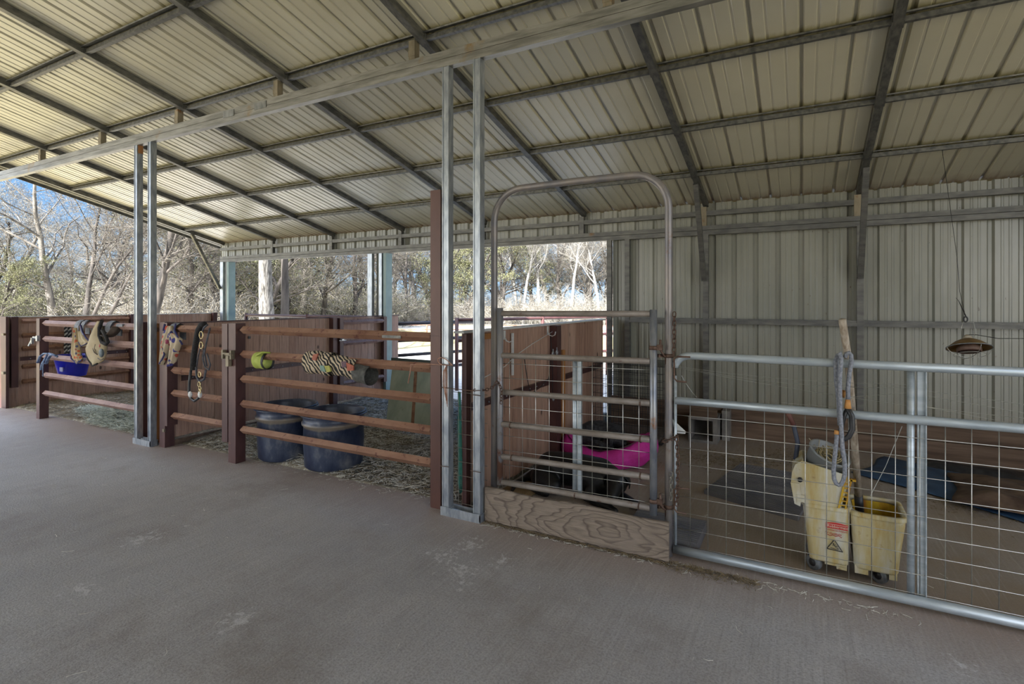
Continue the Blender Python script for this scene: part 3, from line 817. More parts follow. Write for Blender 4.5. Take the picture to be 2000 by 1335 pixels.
def loop_over(m, x0, x1, zr=1.265, w=0.0, r=0.055, front=0.12, back=0.12, th=0.006):
    """strip of cloth going over a rail from x0 to x1"""
    path = [(YP - r, zr - front), (YP - r, zr - 0.01), (YP - r * 0.6, zr + r * 0.65), (YP, zr + r * 0.95), (YP + r * 0.6, zr + r * 0.65), (YP + r, zr - 0.01), (YP + r, zr - back)]
    for k in (0.0, th):
        def fn(u, v, k=k):
            f = u * (len(path) - 1); i = min(int(f), len(path) - 2); q = f - i
            y = path[i][0] * (1 - q) + path[i + 1][0] * q; z = path[i][1] * (1 - q) + path[i + 1][1] * q
            d = 1 + k / r
            return (x0 + (x1 - x0) * v, YP + (y - YP) * d, z if z < zr else zr + (z - zr) * d)
        m.grid(fn, 24, 4)
def printed(name, cream, a, b_, sc=16):
    m, nt, b = newmat(name)
    v = coords(nt, (1, 1, 1)); vo = N(nt, 'TexVoronoi'); vo.inputs['Scale'].default_value = sc; nt.links.new(v, vo.inputs['Vector'])
    n = noise(nt, v, sc * 2.2, 3)
    d = mth(nt, 'ADD', vo.outputs['Distance'], mth(nt, 'MULTIPLY', n, 0.45))
    sep = N(nt, 'SeparateColor'); nt.links.new(vo.outputs['Color'], sep.inputs[0])
    pick = ramp(nt, sep.outputs[0], [(0.48, a), (0.52, b_)])
    col = mixc(nt, ramp(nt, d, [(0.60, 1.0), (0.64, 0.0)]), cream, pick)
    col = mixc(nt, ramp(nt, noise(nt, v, 9, 4), [(0.5, 0.0), (0.8, 0.5)]), col, (0.16, 0.12, 0.09))
    nt.links.new(col, b.inputs['Base Color']); b.inputs['Roughness'].default_value = 0.9; return m
STARS = printed('star_print_cloth', (0.40, 0.33, 0.23), (0.40, 0.05, 0.025), (0.035, 0.035, 0.16), 15)
PRINT2 = printed('busy_print_cloth', (0.32, 0.25, 0.14), (0.36, 0.07, 0.02), (0.05, 0.05, 0.10), 24)
NAVY = simple('navy_binding', (0.03, 0.03, 0.10), (0.05, 0.05, 0.15), 30, 0.9)
CREAM = simple('cream_mesh_cloth', (0.27, 0.21, 0.115), (0.40, 0.335, 0.22), 4, 0.85)
FLEECE = simple('black_fleece', (0.010, 0.009, 0.009), (0.03, 0.028, 0.028), 80, 0.95, 0, (1, 1, 1), 0.5)
GREYST = simple('grey_strap', (0.12, 0.13, 0.15), (0.22, 0.23, 0.25), 20, 0.8)

def px_line(pts, y):
    return [atY(a, b, y) for a, b in pts]
t = thing('fly_mask', 'printed brown and orange fly mask folded over the left panel top rail', 'fly mask', atY(155, 700, 3.23), 'printed fly masks')
m = outline_cloth([(640, 144, 150), (655, 144, 152), (672, 142, 154), (690, 140, 156), (702, 143, 160), (709, 150, 156)], 3.225, 0.035)
m.build('face_panel', PRINT2, t)
m = outline_cloth([(646, 150, 158), (660, 152, 166), (668, 155, 176), (676, 154, 168)], 3.235, 0.02); m.build('ear_panel', CREAM, t)
m = MB(); loop_over(m, -7.87, -7.76, front=0.15); loop_over(m, -7.72, -7.64, front=0.12); m.build('strap', GREYST, t)
m = MB(); m.tube(px_line([(157, 634), (161, 648), (167, 658), (176, 668)], 3.22), 0.009, 6); m.tube(px_line([(138, 684), (139, 700), (150, 710), (160, 702)], 3.215), 0.008, 6); m.tube(px_line([(153, 668), (158, 676), (170, 670)], 3.215), 0.005, 6)
m.build('binding', NAVY, t)

t = thing('fly_mask', 'cream fly mask with black fleece edge and round eye cup', 'fly mask', atY(190, 700, 3.21))
m = outline_cloth([(627, 192, 199), (640, 186, 198), (655, 180, 198), (668, 175, 206), (680, 169, 207), (692, 170, 206), (704, 175, 201), (712, 182, 189)], 3.205, 0.06, 0.012, 0.003, 3)
m.build('face_panel', CREAM, t)
m = MB(); m.tube(px_line([(199, 626), (194, 640), (194, 655), (199, 668), (207, 672), (211, 668), (206, 655), (200, 644)], 3.175), 0.020, 8); m.tube(px_line([(168, 690), (173, 703), (181, 714), (190, 710)], 3.19), 0.011, 8)
m.build('fleece_edge', FLEECE, t)
m = MB(); m.ball(atY(198, 689, 3.155), (0.045, 0.02, 0.05), 14); m.build('eye_cup', simple('grey_eye_mesh', (0.06, 0.08, 0.09), (0.10, 0.12, 0.13), 40, 0.6), t)
m = MB(); m.tube(px_line([(191, 699), (196, 703), (202, 700)], 3.150), 0.005, 6); m.tube(px_line([(181, 679), (184, 688), (190, 692)], 3.150), 0.005, 6); m.tube(px_line([(186, 672), (184, 680), (188, 688)], 3.150), 0.004, 6)
m.build('stitching', simple('dark_stitching', (0.08, 0.06, 0.05)), t)
m = MB(); m.ball(atY(194.5, 675, 3.140), (0.014, 0.005, 0.020), 8); m.build('tag_patch', simple('red_patch', (0.30, 0.04, 0.04)), t)

t = thing('bell_boot', 'brown leather cup hanging by a grey strap on the left panel top rail', 'boot', atY(216, 650, 3.25))
m = MB()
cc = atY(217, 640, 3.26)
m.grid(lambda u, v: cc + Vector((0.155 * math.cos(PI * (1 + u)) * (1 - 0.25 * v), -0.05 * math.sin(PI * u) - 0.05 * v, 0.13 * math.sin(PI * (1 + u)) * (1 - 0.15 * v) + 0.02)), 16, 6, (0, 0.05, 0.0)); m.build('cup', simple('dark_brown_leather', (0.035, 0.022, 0.015), (0.075, 0.05, 0.035), 20, 0.6), t)
m = MB(); loop_over(m, -7.13, -7.02, front=0.07, th=0.01); m.build('strap', GREYST, t)
tag(B1(-6.93, -6.80, YP - 0.042, YP - 0.02, 1.262, 1.292, 'tape_patch', GREYST), 'small grey tape patch on the top rail near the first twin posts', 'tape')

t = thing('lead_rope', 'black and white twisted lead rope looped on the back boards', 'rope', atX(134, 690, -10.08))
def twist_rope(pts, r, name, mats, t):
    P = [Vector(p) for p in pts]
    for s_, mt in ((0, mats[0]), (1, mats[1])):
        m = MB(); L = 0; path = []
        for a, b_ in zip(P[:-1], P[1:]):
            d = (b_ - a); n = max(2, int(d.length / 0.006)); tdir = d.normalized()
            e1 = tdir.cross(Vector((0.3, 1, 0.1))).normalized(); e2 = tdir.cross(e1)
            for k in range(n):
                L += d.length / n; th = L * 95 + s_ * PI
                path.append(a + d * (k / n) + e1 * (math.cos(th) * r * 0.55) + e2 * (math.sin(th) * r * 0.55))
        m.tube(path, r * 0.62, 5); m.build(name, mt, t)
ropeb = simple('black_rope_strand', (0.01, 0.01, 0.012)); ropew = simple('grey_rope_strand', (0.38, 0.36, 0.33))
twist_rope([atX(128, 632, -10.22), atX(129, 660, -10.22), atX(128, 675, -10.22), atX(129, 700, -10.22)], 0.022, 'strand', (ropeb, ropew), t)
twist_rope([atX(135.5, 632, -10.22), atX(136, 655, -10.22), atX(134, 680, -10.22), atX(135, 703, -10.22)], 0.022, 'strand', (ropeb, ropew), t)

t = thing('fly_mask', 'cream fly mask with red and navy stars on the short gate', 'fly mask', atY(335, 700, 3.23), 'printed fly masks')
m = outline_cloth([(636, 325, 336), (652, 320, 336), (672, 316, 330), (694, 313, 325), (708, 312, 320), (712, 313, 318)], 3.22, 0.03); m.build('face_panel', STARS, t)
m = outline_cloth([(650, 330, 340), (662, 332, 354), (673, 334, 352), (692, 331, 346), (706, 328, 342), (715, 326, 334)], 3.205, 0.035); m.build('ear_panel', STARS, t)
m = MB(); loop_over(m, -5.85, -5.74, front=0.06); m.build('strap', GREYST, t)
m = MB(); m.tube(px_line([(343, 632), (341, 645), (347, 658), (356, 672)], 3.20), 0.010, 6); m.tube(px_line([(322, 633), (319, 645)], 3.21), 0.012, 6); m.tube(px_line([(318, 678), (321, 692), (315, 704), (311, 710)], 3.20), 0.009, 6)
m.build('binding', NAVY, t)

t = thing('halter', 'black fleece-lined halter with a chain lead over the short gate', 'halter', atY(390, 720, 3.22))
m = MB(); m.tube(px_line([(400, 633), (393, 634), (387, 645), (382, 672), (378, 700), (377, 722)], 3.20), 0.028, 8); m.build('fleece_crown', FLEECE, t)
m = MB(); m.tube(px_line([(405, 634), (398, 640), (393, 655)], 3.19), 0.010, 6); m.tube(px_line([(410, 640), (404, 665), (399, 690), (404, 715)], 3.205), 0.009, 6); m.tube(px_line([(404, 690), (411, 712), (408, 722), (400, 716), (396, 700), (398, 680)], 3.20), 0.008, 6); m.tube(px_line([(392, 676), (387, 695), (384, 715)], 3.20), 0.008, 6)
m.tube(px_line([(383, 716), (384, 735), (390, 745), (399, 740), (402, 722)], 3.195), 0.012, 6)
m.build('straps', simple('charcoal_webbing', (0.05, 0.05, 0.06), (0.10, 0.10, 0.115), 30, 0.8), t)
m = MB(); m.tube(px_line([(373, 722), (370, 745), (369, 765), (372, 777), (380, 783), (388, 777), (391, 768)], 3.19), 0.013, 8); m.build('lead_rope', M['black'], t)
m = MB(); m.ball(atY(371.5, 770, 3.185), (0.026, 0.018, 0.034), 8); m.build('white_ferrule', M['white'], t)
m = MB(); m.ball(atY(390.5, 770, 3.185), (0.026, 0.018, 0.036), 8); m.build('white_ferrule', M['white'], t)
BRASS = simple('brass_hardware', (0.40, 0.30, 0.14), (0.60, 0.50, 0.28), 40, 0.3, 0.9)
for px, py, r in ((393, 654, 0.030), (393, 674, 0.028), (390, 731, 0.022), (389, 750, 0.02), (391, 758, 0.018), (390, 764, 0.016)):
    m = MB(); c = atY(px, py, 3.178); m.tube([(c.x + r * math.cos(a), c.y, c.z + r * 1.2 * math.sin(a)) for a in [2 * PI * k / 14 for k in range(14)]], 0.005, 5, True, True)
    m.build('ring', BRASS, t)

t = thing('halter', 'blue striped nylon halter knotted on the left panel above the blue bucket', 'halter', atY(90, 720, 3.2))
m = MB(); BL = simple('blue_nylon', (0.03, 0.055, 0.16), (0.22, 0.30, 0.42), 30, 0.7, 0, (1, 1, 1))
m.tube(px_line([(74, 708), (79, 695), (86, 690), (96, 690)], 3.20), 0.020, 6, flat=0.5); m.tube(px_line([(90, 710), (94, 700), (100, 692), (110, 694)], 3.19), 0.020, 6, flat=0.5); m.tube(px_line([(80, 722), (82, 710), (88, 700), (92, 693)], 3.185), 0.013, 6)
m.tube(px_line([(84, 735), (84, 715), (86, 702)], 3.18), 0.006, 6); m.tube(px_line([(95, 690), (104, 692), (112, 696)], 3.20), 0.012, 6)
m.build('straps', BL, t)

LIME = simple('lime_fabric', (0.28, 0.34, 0.05), (0.40, 0.45, 0.10), 14, 0.8)
def ring_pts(cx, cy, y, rx, rz_, a0=0, a1=2 * PI, n=24):
    c = atY(cx, cy, y); return [(c.x + rx * math.cos(a0 + (a1 - a0) * k / n), c.y, c.z + rz_ * math.sin(a0 + (a1 - a0) * k / n)) for k in range(n + 1)]
def cuff(t, cx, cz, xa, xb, ry, rzz, mat, name, wob=0.0):
    """fabric tube wrapped round the second rail from xa to xb"""
    m = MB()
    def fn(u, v):
        x = xa + (xb - xa) * u; a = 2 * PI * v
        rr = 1 + wob * math.sin(9 * u + 3 * a) * 0.5
        return (x, YP + ry * rr * math.cos(a), cz + rzz * rr * math.sin(a) + cx * u)
    m.grid(fn, 24, 24); 
    def fn2(u, v):
        x = xa + (xb - xa) * u; a = 2 * PI * v
        rr = 0.93
        return (x, YP + ry * rr * math.cos(a), cz + rzz * rr * math.sin(a) + cx * u)
    m.grid(fn2, 8, 24)
    return m.build(name, mat, t)
t = thing('splint_boot', 'lime green boot wrapped on the second rail of the long panel', 'boot', (-4.37, YP, 0.95))
cuff(t, 0, 1.00, -4.50, -4.37, 0.066, 0.078, LIME, 'cuff', 0.06)
cuff(t, 0, 0.995, -4.37, -4.345, 0.067, 0.076, simple('black_lining', (0.02, 0.02, 0.02)), 'lining')
m = MB(); m.tube([(-4.42, YP - 0.07, 1.05), (-4.35, YP - 0.06, 1.085), (-4.28, YP - 0.03, 1.08)], 0.009, 6); m.build('tab', LIME, t)

def zebra():
    m, nt, b = newmat('zebra_print_fabric')
    mp = coords(nt, (1, 1, 1)); w = N(nt, 'TexWave'); w.wave_type = 'BANDS'; w.bands_direction = 'DIAGONAL'
    w.inputs['Scale'].default_value = 14; w.inputs['Distortion'].default_value = 5; w.inputs['Detail'].default_value = 1; w.inputs['Detail Scale'].default_value = 1.2
    nt.links.new(mp, w.inputs['Vector'])
    col = ramp(nt, w.outputs['Fac'], [(0.47, (0.012, 0.012, 0.012)), (0.53, (0.50, 0.40, 0.28))])
    nt.links.new(col, b.inputs['Base Color']); b.inputs['Roughness'].default_value = 0.85; return m
ZEB = zebra()
t = thing('leg_wrap', 'zebra-striped leg wrap with coloured tabs on the second rail', 'leg wrap', (-3.45, YP, 0.92))
cuff(t, -0.005, 1.02, -3.80, -3.50, 0.085, 0.100, ZEB, 'wrap', 0.10)
cuff(t, -0.03, 1.015, -3.50, -3.22, 0.070, 0.085, ZEB, 'wrap', 0.12)
cuff(t, -0.02, 0.965, -3.22, -3.08, 0.085, 0.080, simple('grey_boot_fabric', (0.05, 0.05, 0.045), (0.10, 0.10, 0.09), 40, 0.8), 'cuff_end', 0.04)
def tab_(pts, colr, nm):
    m = MB(); P = [atY(a, b_, 3.195) for a, b_ in pts]; m.prism(P, (0, 0.012, 0)); m.build(nm, simple(nm + '_cloth', colr, tuple(c * 0.7 for c in colr), 30, 0.8), t)
tab_([(611, 692), (621, 690), (616, 704), (609, 702)], (0.42, 0.14, 0.09), 'coral_tab')
tab_([(676, 708), (690, 714), (690, 723), (678, 724)], (0.42, 0.12, 0.07), 'coral_tab')
tab_([(624, 713), (632, 714), (635, 726), (626, 724)], (0.22, 0.33, 0.28), 'mint_tab')
tab_([(633, 714), (642, 714), (646, 725), (638, 727)], (0.42, 0.40, 0.10), 'yellow_tab')
tab_([(666, 706), (676, 705), (676, 716), (668, 718)], (0.17, 0.10, 0.12), 'plum_tab')
tag(B1(-2.93, -2.74, YP - 0.041, YP - 0.036, 1.262, 1.284, 'tape_patch', M['galv_dark']), 'dark grey tape patch on the top rail left of the tall brown post', 'tape')

# orange baling twine tied on the tall post
t = thing('baling_twine', 'orange baling twine tied round the tall brown post', 'twine', (-2.36, 3.2, 0.9))
m = MB()
m.tube(px_line([(801, 712), (842, 711), (862, 712), (884, 713)], 3.185), 0.0035, 5)
m.tube(px_line([(884, 713), (878, 708), (872, 702), (866, 699), (860, 698), (856, 700), (855, 704), (858, 709), (864, 712), (872, 713)], 3.175), 0.0035, 5)
for k in range(6):
    dx = k * 1.3
    m.tube(px_line([(872, 713), (866 + dx, 725), (865 + dx * 1.6, 745), (868 + dx, 760 + k * 3), (869 + dx * 0.9, 770 + k * 6)], 3.176 + 0.003 * k), 0.0022, 5)
m.tube(px_line([(803, 712), (801, 728), (797, 748)], 3.20), 0.0045, 5)
m.build('strands', simple('orange_twine', (0.30, 0.14, 0.09), (0.42, 0.24, 0.17), 30, 0.8), t)
t = thing('strap', 'green webbing strap hanging behind the second twin posts', 'strap', (-2.2, 3.31, 0.1))
m = MB()
m.tube([(-2.235, 3.31, 0.88), (-2.23, 3.31, 0.70), (-2.225, 3.315, 0.45), (-2.21, 3.31, 0.3), (-2.20, 3.31, 0.16), (-2.22, 3.31, 0.13), (-2.235, 3.31, 0.2), (-2.23, 3.305, 0.45), (-2.235, 3.305, 0.7)], 0.014, 6, flat=0.3)
m.build('webbing', simple('green_webbing', (0.03, 0.16, 0.12), (0.05, 0.22, 0.17), 20, 0.8), t)
# ================================================================== ARCHED GATE
def chain_mesh(pts, link=0.034, r=0.0032, w=0.011):
    m = MB(); P = [Vector(p) for p in pts]; 
    # resample
    out = [P[0]]; acc = 0
    seg = 0; pos = P[0].copy(); step = link * 0.74
    total = sum((b - a).length for a, b in zip(P[:-1], P[1:]))
    n = max(2, int(total / step))
    def at(d):
        for a, b in zip(P[:-1], P[1:]):
            L = (b - a).length
            if d <= L: return a + (b - a) * (d / L), (b - a).normalized()
            d -= L
        return P[-1], (P[-1] - P[-2]).normalized()
    for k in range(n):
        c, d = at((k + 0.5) * total / n)
        e = d.cross(Vector((0.2, 1, 0.15))).normalized()
        if k % 2: e = d.cross(e).normalized()
        h = link / 2 - w
        ring = []
        for j in range(10):
            a = 2 * PI * j / 10
            ring.append(c + e * (w * math.cos(a)) + d * (w * math.sin(a) + (h if math.sin(a) > 0 else -h)))
        m.tube(ring, r, 5, True, True)
    return m
t = thing('gate_arch', 'weathered pipe arch standing over the mesh gate', 'arch', (-1.33, 3.33, 0))
m = MB(); YA = 3.33; xl, xr, zt, rc = -1.945, -0.712, 2.345, 0.22
path = [(xl, YA, 0.0), (xl, YA, 0.6), (xl, YA, 1.2), (xl, YA, 1.8), (xl, YA, zt - rc)]
for k in range(1, 9):
    a = PI - PI / 2 * k / 8; path.append((xl + rc + rc * math.cos(a), YA, zt - rc + rc * math.sin(a)))
path += [(-1.33, YA, zt + 0.004)]
for k in range(0, 9):
    a = PI / 2 - PI / 2 * k / 8; path.append((xr - rc + rc * math.cos(a), YA, zt - rc + rc * math.sin(a)))
path += [(xr, YA, 1.8), (xr, YA, 1.2), (xr, YA, 0.6), (xr, YA, 0.0)]
m.tube(path, 0.0235, 14); m.build('tube', simple('rusty_arch_pipe', (0.17, 0.165, 0.18), (0.27, 0.235, 0.21), 7, 0.42, 0.35, (1, 1, 0.5), 0.08, ((0.17, 0.09, 0.055), 3.5, 0.60)), t)
for z in (0.30, 1.22):
    m = MB(); m.lathe([(0.0245, -0.012), (0.029, -0.012), (0.029, 0.012), (0.0245, 0.012)], (xr, YA, z), 14)
    m.beam((xr - 0.02, YA, z), (xr - 0.055, YA - 0.04, z + 0.0), 0.014, 0.02)
    m.build('hinge_collar', M['chain'], t)

t = thing('mesh_gate', 'narrow pipe and wire mesh gate under the arch', 'gate', (-1.33, 3.27, 0.25), 'pipe and mesh gates')
YG = 3.27
m = MB(); m.tube([(-1.862, YG, 0.265), (-1.862, YG, 0.8), (-1.862, YG, 1.505)], 0.0215, 12); m.build('latch_stile', simple('rust_worn_stile', (0.20, 0.20, 0.22), (0.28, 0.26, 0.25), 9, 0.4, 0.35, (1, 1, 0.5), 0.1, ((0.15, 0.075, 0.05), 5, 0.52)), t)
m = MB(); m.tube([(-0.790, YG, 0.255), (-0.790, YG, 0.8), (-0.790, YG, 1.500)], 0.0225, 12); m.build('hinge_stile', M['old_tube'], t)
gl = [1.475, 1.186, 0.930, 0.708, 0.480, 0.292]; gl0 = [1.465, 1.172, 0.916, 0.690, 0.464, 0.285]
for a, b_ in zip(gl0, gl):
    m = MB(); m.tube([(-1.845, YG, a), (-1.3, YG, (a + b_) / 2), (-0.81, YG, b_)], 0.0195, 12)
    m.build('rail', M['dusty_rail'], t)
m = MB()
for z in [0.30 + 0.1016 * k for k in range(9)]: m.tube([(-1.85, YG + 0.022, z), (-1.3, YG + 0.023, z + 0.008), (-0.80, YG + 0.022, z + 0.018)], 0.0021, 5)
x = -1.80
while x < -0.80: m.tube([(x, YG + 0.025, 0.28), (x, YG + 0.025, 1.185)], 0.0021, 5); x += 0.1016
m.build('wire_mesh', M['wire'], t)
m = MB(); m.tube([(-1.318, YG + 0.045, 0.29), (-1.318, YG + 0.045, 1.17)], 0.016, 10); m.bx(-1.300, -1.272, YG + 0.035, YG + 0.06, 0.29, 1.17)
m.build('stiffener', M['gate_tube'], t)
for z in (0.34, 1.27):
    m = MB()
    m.lathe([(0.023, -0.012), (0.027, -0.012), (0.027, 0.012), (0.023, 0.012)], (-0.79, YG, z), 14)
    m.bx(-0.768, -0.735, YG - 0.012, YG + 0.012, z - 0.014, z + 0.018); m.tube([(-0.748, YG - 0.002, z - 0.01), (-0.748, YG - 0.002, z + 0.05)], 0.008, 8)
    m.tube([(-0.748, YG, z - 0.01), (-0.735, YG + 0.02, z - 0.045), (-0.725, YG + 0.045, z - 0.06), (-0.722, YG + 0.05, z - 0.16)], 0.007, 6)
    m.build('hinge', M['chain'], t)
for x, z in ((-0.87, 0.925), (-0.87, 0.705), (-1.78, 0.69), (-1.30, 0.285), (-0.87, 0.477), (-0.88, 0.29), (-1.77, 0.465)):
    m = MB(); m.tube([(x + 0.003 * k, YG + 0.0215 * math.sin(a), z + 0.0215 * math.cos(a)) for k in (0, 1, 2) for a in [2 * PI * j / 10 for j in range(11)]], 0.0016, 4)
    m.build('wire_tie', M['chain'], t)
m = chain_mesh([(-2.03, 3.19, 0.925), (-1.96, 3.235, 0.925), (-1.90, 3.235, 0.95), (-1.87, 3.24, 0.99), (-1.845, 3.235, 0.97), (-1.83, 3.235, 0.93), (-1.835, 3.235, 0.84)], 0.028, 0.003, 0.009)
tag(m.build('chain', M['chain']), 'small rusty chain latching the mesh gate to the twin posts', 'chain', 'rusty chains')
m = MB()
m.tube([(-2.31, 3.185, 0.925), (-2.03, 3.180, 0.922), (-1.97, 3.182, 0.93)], 0.003, 5); m.tube([(-2.05, 3.178, 0.895), (-1.965, 3.178, 0.893)], 0.0028, 5); m.tube([(-2.05, 3.178, 0.36), (-1.965, 3.178, 0.358)], 0.0028, 5); m.tube([(-2.31, 3.178, 0.355), (-2.235, 3.178, 0.357)], 0.0028, 5)
tag(m.build('tie_wire', M['chain']), 'rusty tie wires wrapped round the second twin posts', 'wire')

# plywood kick board under the arch gate, with flame grain
def ply():
    m, nt, b = newmat('weathered_plywood_grain')
    g = N(nt, 'TexCoord'); mp = N(nt, 'Mapping'); mp.inputs['Location'].default_value = (-0.27, 0, 0.02); mp.inputs['Scale'].default_value = (1.0, 1, 3.2)
    nt.links.new(g.outputs['Object'], mp.inputs[0])
    n = N(nt, 'TexNoise'); n.inputs['Scale'].default_value = 2.6; n.inputs['Detail'].default_value = 2; nt.links.new(mp.outputs[0], n.inputs['Vector'])
    sp = N(nt, 'SeparateXYZ'); nt.links.new(mp.outputs[0], sp.inputs[0])
    x = sp.outputs[0]; z = mth(nt, 'SUBTRACT', sp.outputs[2], 0.36)
    r = mth(nt, 'SQRT', mth(nt, 'ADD', mth(nt, 'MULTIPLY', mth(nt, 'MULTIPLY', x, x), 1.1), mth(nt, 'MULTIPLY', z, z)))
    r = mth(nt, 'ADD', r, mth(nt, 'MULTIPLY', n.outputs[0], 0.6))
    w = mth(nt, 'FRACT', mth(nt, 'MULTIPLY', r, 10.0))
    col = ramp(nt, w, [(0.0, (0.27, 0.215, 0.165)), (0.66, (0.235, 0.185, 0.14)), (0.87, (0.11, 0.083, 0.062)), (0.97, (0.25, 0.20, 0.155))])
    f = noise(nt, coords(nt, (2, 1, 30)), 3, 6, 0.7)
    col = mixc(nt, ramp(nt, f, [(0.35, 0.55), (0.6, 0.0)]), col, (0.07, 0.05, 0.04))
    col = mixc(nt, ramp(nt, noise(nt, coords(nt), 4, 4), [(0.5, 0.0), (0.75, 0.6)]), col, (0.20, 0.16, 0.13))
    v = sp.outputs[2]
    nt.links.new(col, b.inputs['Base Color']); b.inputs['Roughness'].default_value = 0.85
    bump(nt, b, mth(nt, 'ADD', w, f), 0.35, 0.003); return m
m = MB()
rnd = random.Random(9)
top = []; bot = []
n_ = 60
for k in range(n_ + 1):
    x = -1.960 + (1.271) * k / n_
    top.append((x, 3.222, 0.243 + 0.006 * math.sin(x * 9) * (k not in (0, n_))))
    bot.append((x, 3.222, 0.006 + 0.006 * abs(math.sin(x * 23)) + rnd.uniform(0, 0.006)))
for k in range(n_):
    m.add([bot[k], bot[k + 1], top[k + 1], top[k], *[(p[0], 3.241, p[2]) for p in (bot[k], bot[k + 1], top[k + 1], top[k])]],
          [(0, 1, 2, 3), (7, 6, 5, 4), (3, 2, 6, 7), (1, 0, 4, 5)] + ([(0, 3, 7, 4)] if k == 0 else []) + ([(1, 5, 6, 2)] if k == n_ - 1 else []))
tag(m.build('kick_board', ply()), 'weathered plywood kick board with swirling grain under the mesh gate', 'board')

# ================================================================== WIDE PIPE GATE ON THE RIGHT
t = thing('mesh_gate', 'wide shiny galvanised gate with wire mesh at the right', 'gate', (0.6, 3.33, 0.05), 'pipe and mesh gates')
YW = 3.33; r = 0.0225; x0, x1 = -0.672, 1.95
m = MB(); m.tube([(x0, YW, 0.075), (x0, YW, 1.10)] , 0.009, 10); m.build('end_stile', M['gate_tube'], t)
m = MB()
pp = [(x0 + 0.0, YW, 1.15)] + [(x0 + 0.09 - 0.09 * math.cos(PI / 2 * k / 6), YW, 1.15 + 0.075 * math.sin(PI / 2 * k / 6)) for k in range(1, 7)] + [(0.2, YW, 1.222), (x1, YW, 1.218)]
m.tube(pp, [0.018, 0.020] + [r] * (len(pp) - 2), 14); m.build('top_rail', M['gate_tube'], t)
m = MB(); m.tube([(x0, YW, 0.950), (0.2, YW, 0.955), (0.88, YW, 0.957), (x1, YW, 0.957)], r, 14); m.build('middle_rail', M['gate_tube'], t)
m = MB(); m.tube([(x0 - 0.01, YW, 0.048), (x1, YW, 0.048)], 0.026, 14); m.build('bottom_rail', M['gate_tube'], t)
m = MB(); m.tube([(0.492, YW + 0.040, 0.05), (0.492, YW + 0.040, 1.215)], 0.0165, 12); m.bx(0.518, 0.550, YW + 0.030, YW + 0.052, 0.05, 1.215); m.bx(0.550, 0.554, YW + 0.015, YW + 0.052, 0.05, 1.215); m.build('stiffener', M['gate_tube'], t)
m = MB(); m.tube([(x1, YW, 0.05), (x1, YW, 1.22)], r, 12); m.build('far_stile', M['gate_tube'], t)
m = MB()
for k in range(9): z = 0.858 - 0.0985 * k; m.tube([(x0, YW + 0.024, z), (0.3, YW + 0.026, z + 0.002), (x1, YW + 0.024, z)], 0.0022, 5)
x = x0 + 0.082
k = 0
while x < x1: m.tube([(x, YW + 0.028, 0.05), (x, YW + 0.028, 0.95)], 0.0023, 5); x += 0.1016
m.build('wire_mesh', M['wire'], t)
m = MB()
def sag(p0, p1, s, n=14):
    return [Vector(p0).lerp(Vector(p1), k / n) + Vector((0, 0, -s * 4 * (k / n) * (1 - k / n))) for k in range(n + 1)]
YL = YW + 0.02
for a, b_, s in (((-0.66, YL, 1.155), (0.47, YL, 1.128), 0.022), ((-0.66, YL, 1.152), (0.47, YL, 1.112), 0.035), ((-0.66, YL, 1.145), (0.47, YL, 1.022), 0.010),
                 ((0.15, YL, 1.03), (0.47, YL, 1.085), 0), ((-0.64, YL, 1.10), (-0.55, YL, 0.975), 0.01), ((0.55, YL, 1.102), (1.05, YL, 1.055), 0.0), ((0.55, YL, 1.078), (1.05, YL, 1.01), 0),
                 ((0.55, YL, 1.022), (1.05, YL, 1.0), 0.004), ((0.55, YL, 1.022), (1.10, YL, 0.94), 0), ((-0.1, YL, 0.985), (0.25, YL, 0.99), 0.004)):
    m.tube(sag(a, b_, s), 0.0013, 4)
m.tube([atY(1762, 832, 3.5), atY(1730, 910, 3.5), atY(1700, 968, 3.5)], 0.0016, 4)
m.build('loose_wires', M['wire'], t)
for z in (1.06, 0.375 - 0.10):
    m = MB()
    pth = [(-0.58, YW - 0.03, z + 0.16), (-0.655, YW - 0.035, z + 0.16), (-0.672, YW - 0.035, z + 0.145), (-0.672, YW - 0.035, z + 0.03), (-0.655, YW - 0.035, z + 0.012), (-0.60, YW - 0.03, z + 0.01)]
    m.tube([Vector(p) + Vector((0.0, 0, 0)) for p in pth], 0.0055, 8)
    m.build('u_bolt', M['chain'], t)

m = chain_mesh([(-0.672, 3.30, 1.485), (-0.672, 3.295, 1.36), (-0.675, 3.295, 1.22)], 0.034, 0.0033, 0.010)
tag(m.build('chain', M['chain']), 'rusty chain hanging from the arch leg above the wide gate corner', 'chain', 'rusty chains')
ring = [(-0.705 + 0.045 * math.cos(a), 3.325 + 0.045 * math.sin(a), 0.715 + 0.02 * math.cos(a)) for a in [2 * PI * k / 16 for k in range(17)]]
m = chain_mesh(ring + [(-0.655, 3.285, 0.74), (-0.648, 3.285, 0.6), (-0.65, 3.285, 0.45), (-0.655, 3.285, 0.33)], 0.032, 0.0034, 0.010)
tag(m.build('chain', M['chain']), 'rusty chain looped round the arch leg and hanging to the lower bolt', 'chain', 'rusty chains')
m = chain_mesh([(-0.690, 3.297, 0.52), (-0.692, 3.297, 0.35)], 0.030, 0.003, 0.009)
tag(m.build('chain', M['wire_dull']), 'short grey chain against the arch leg above the kick board', 'chain')
m = MB(); m.prism([atY(1313, 818, 3.36), atY(1340, 843, 3.36), atY(1338, 847, 3.36), atY(1318, 845, 3.36)], (0, 0.004, 0)); 
o = m.build('corner_plate', M['white']); tag(o, 'small white triangular metal plate hanging beside the arch leg', 'bracket')

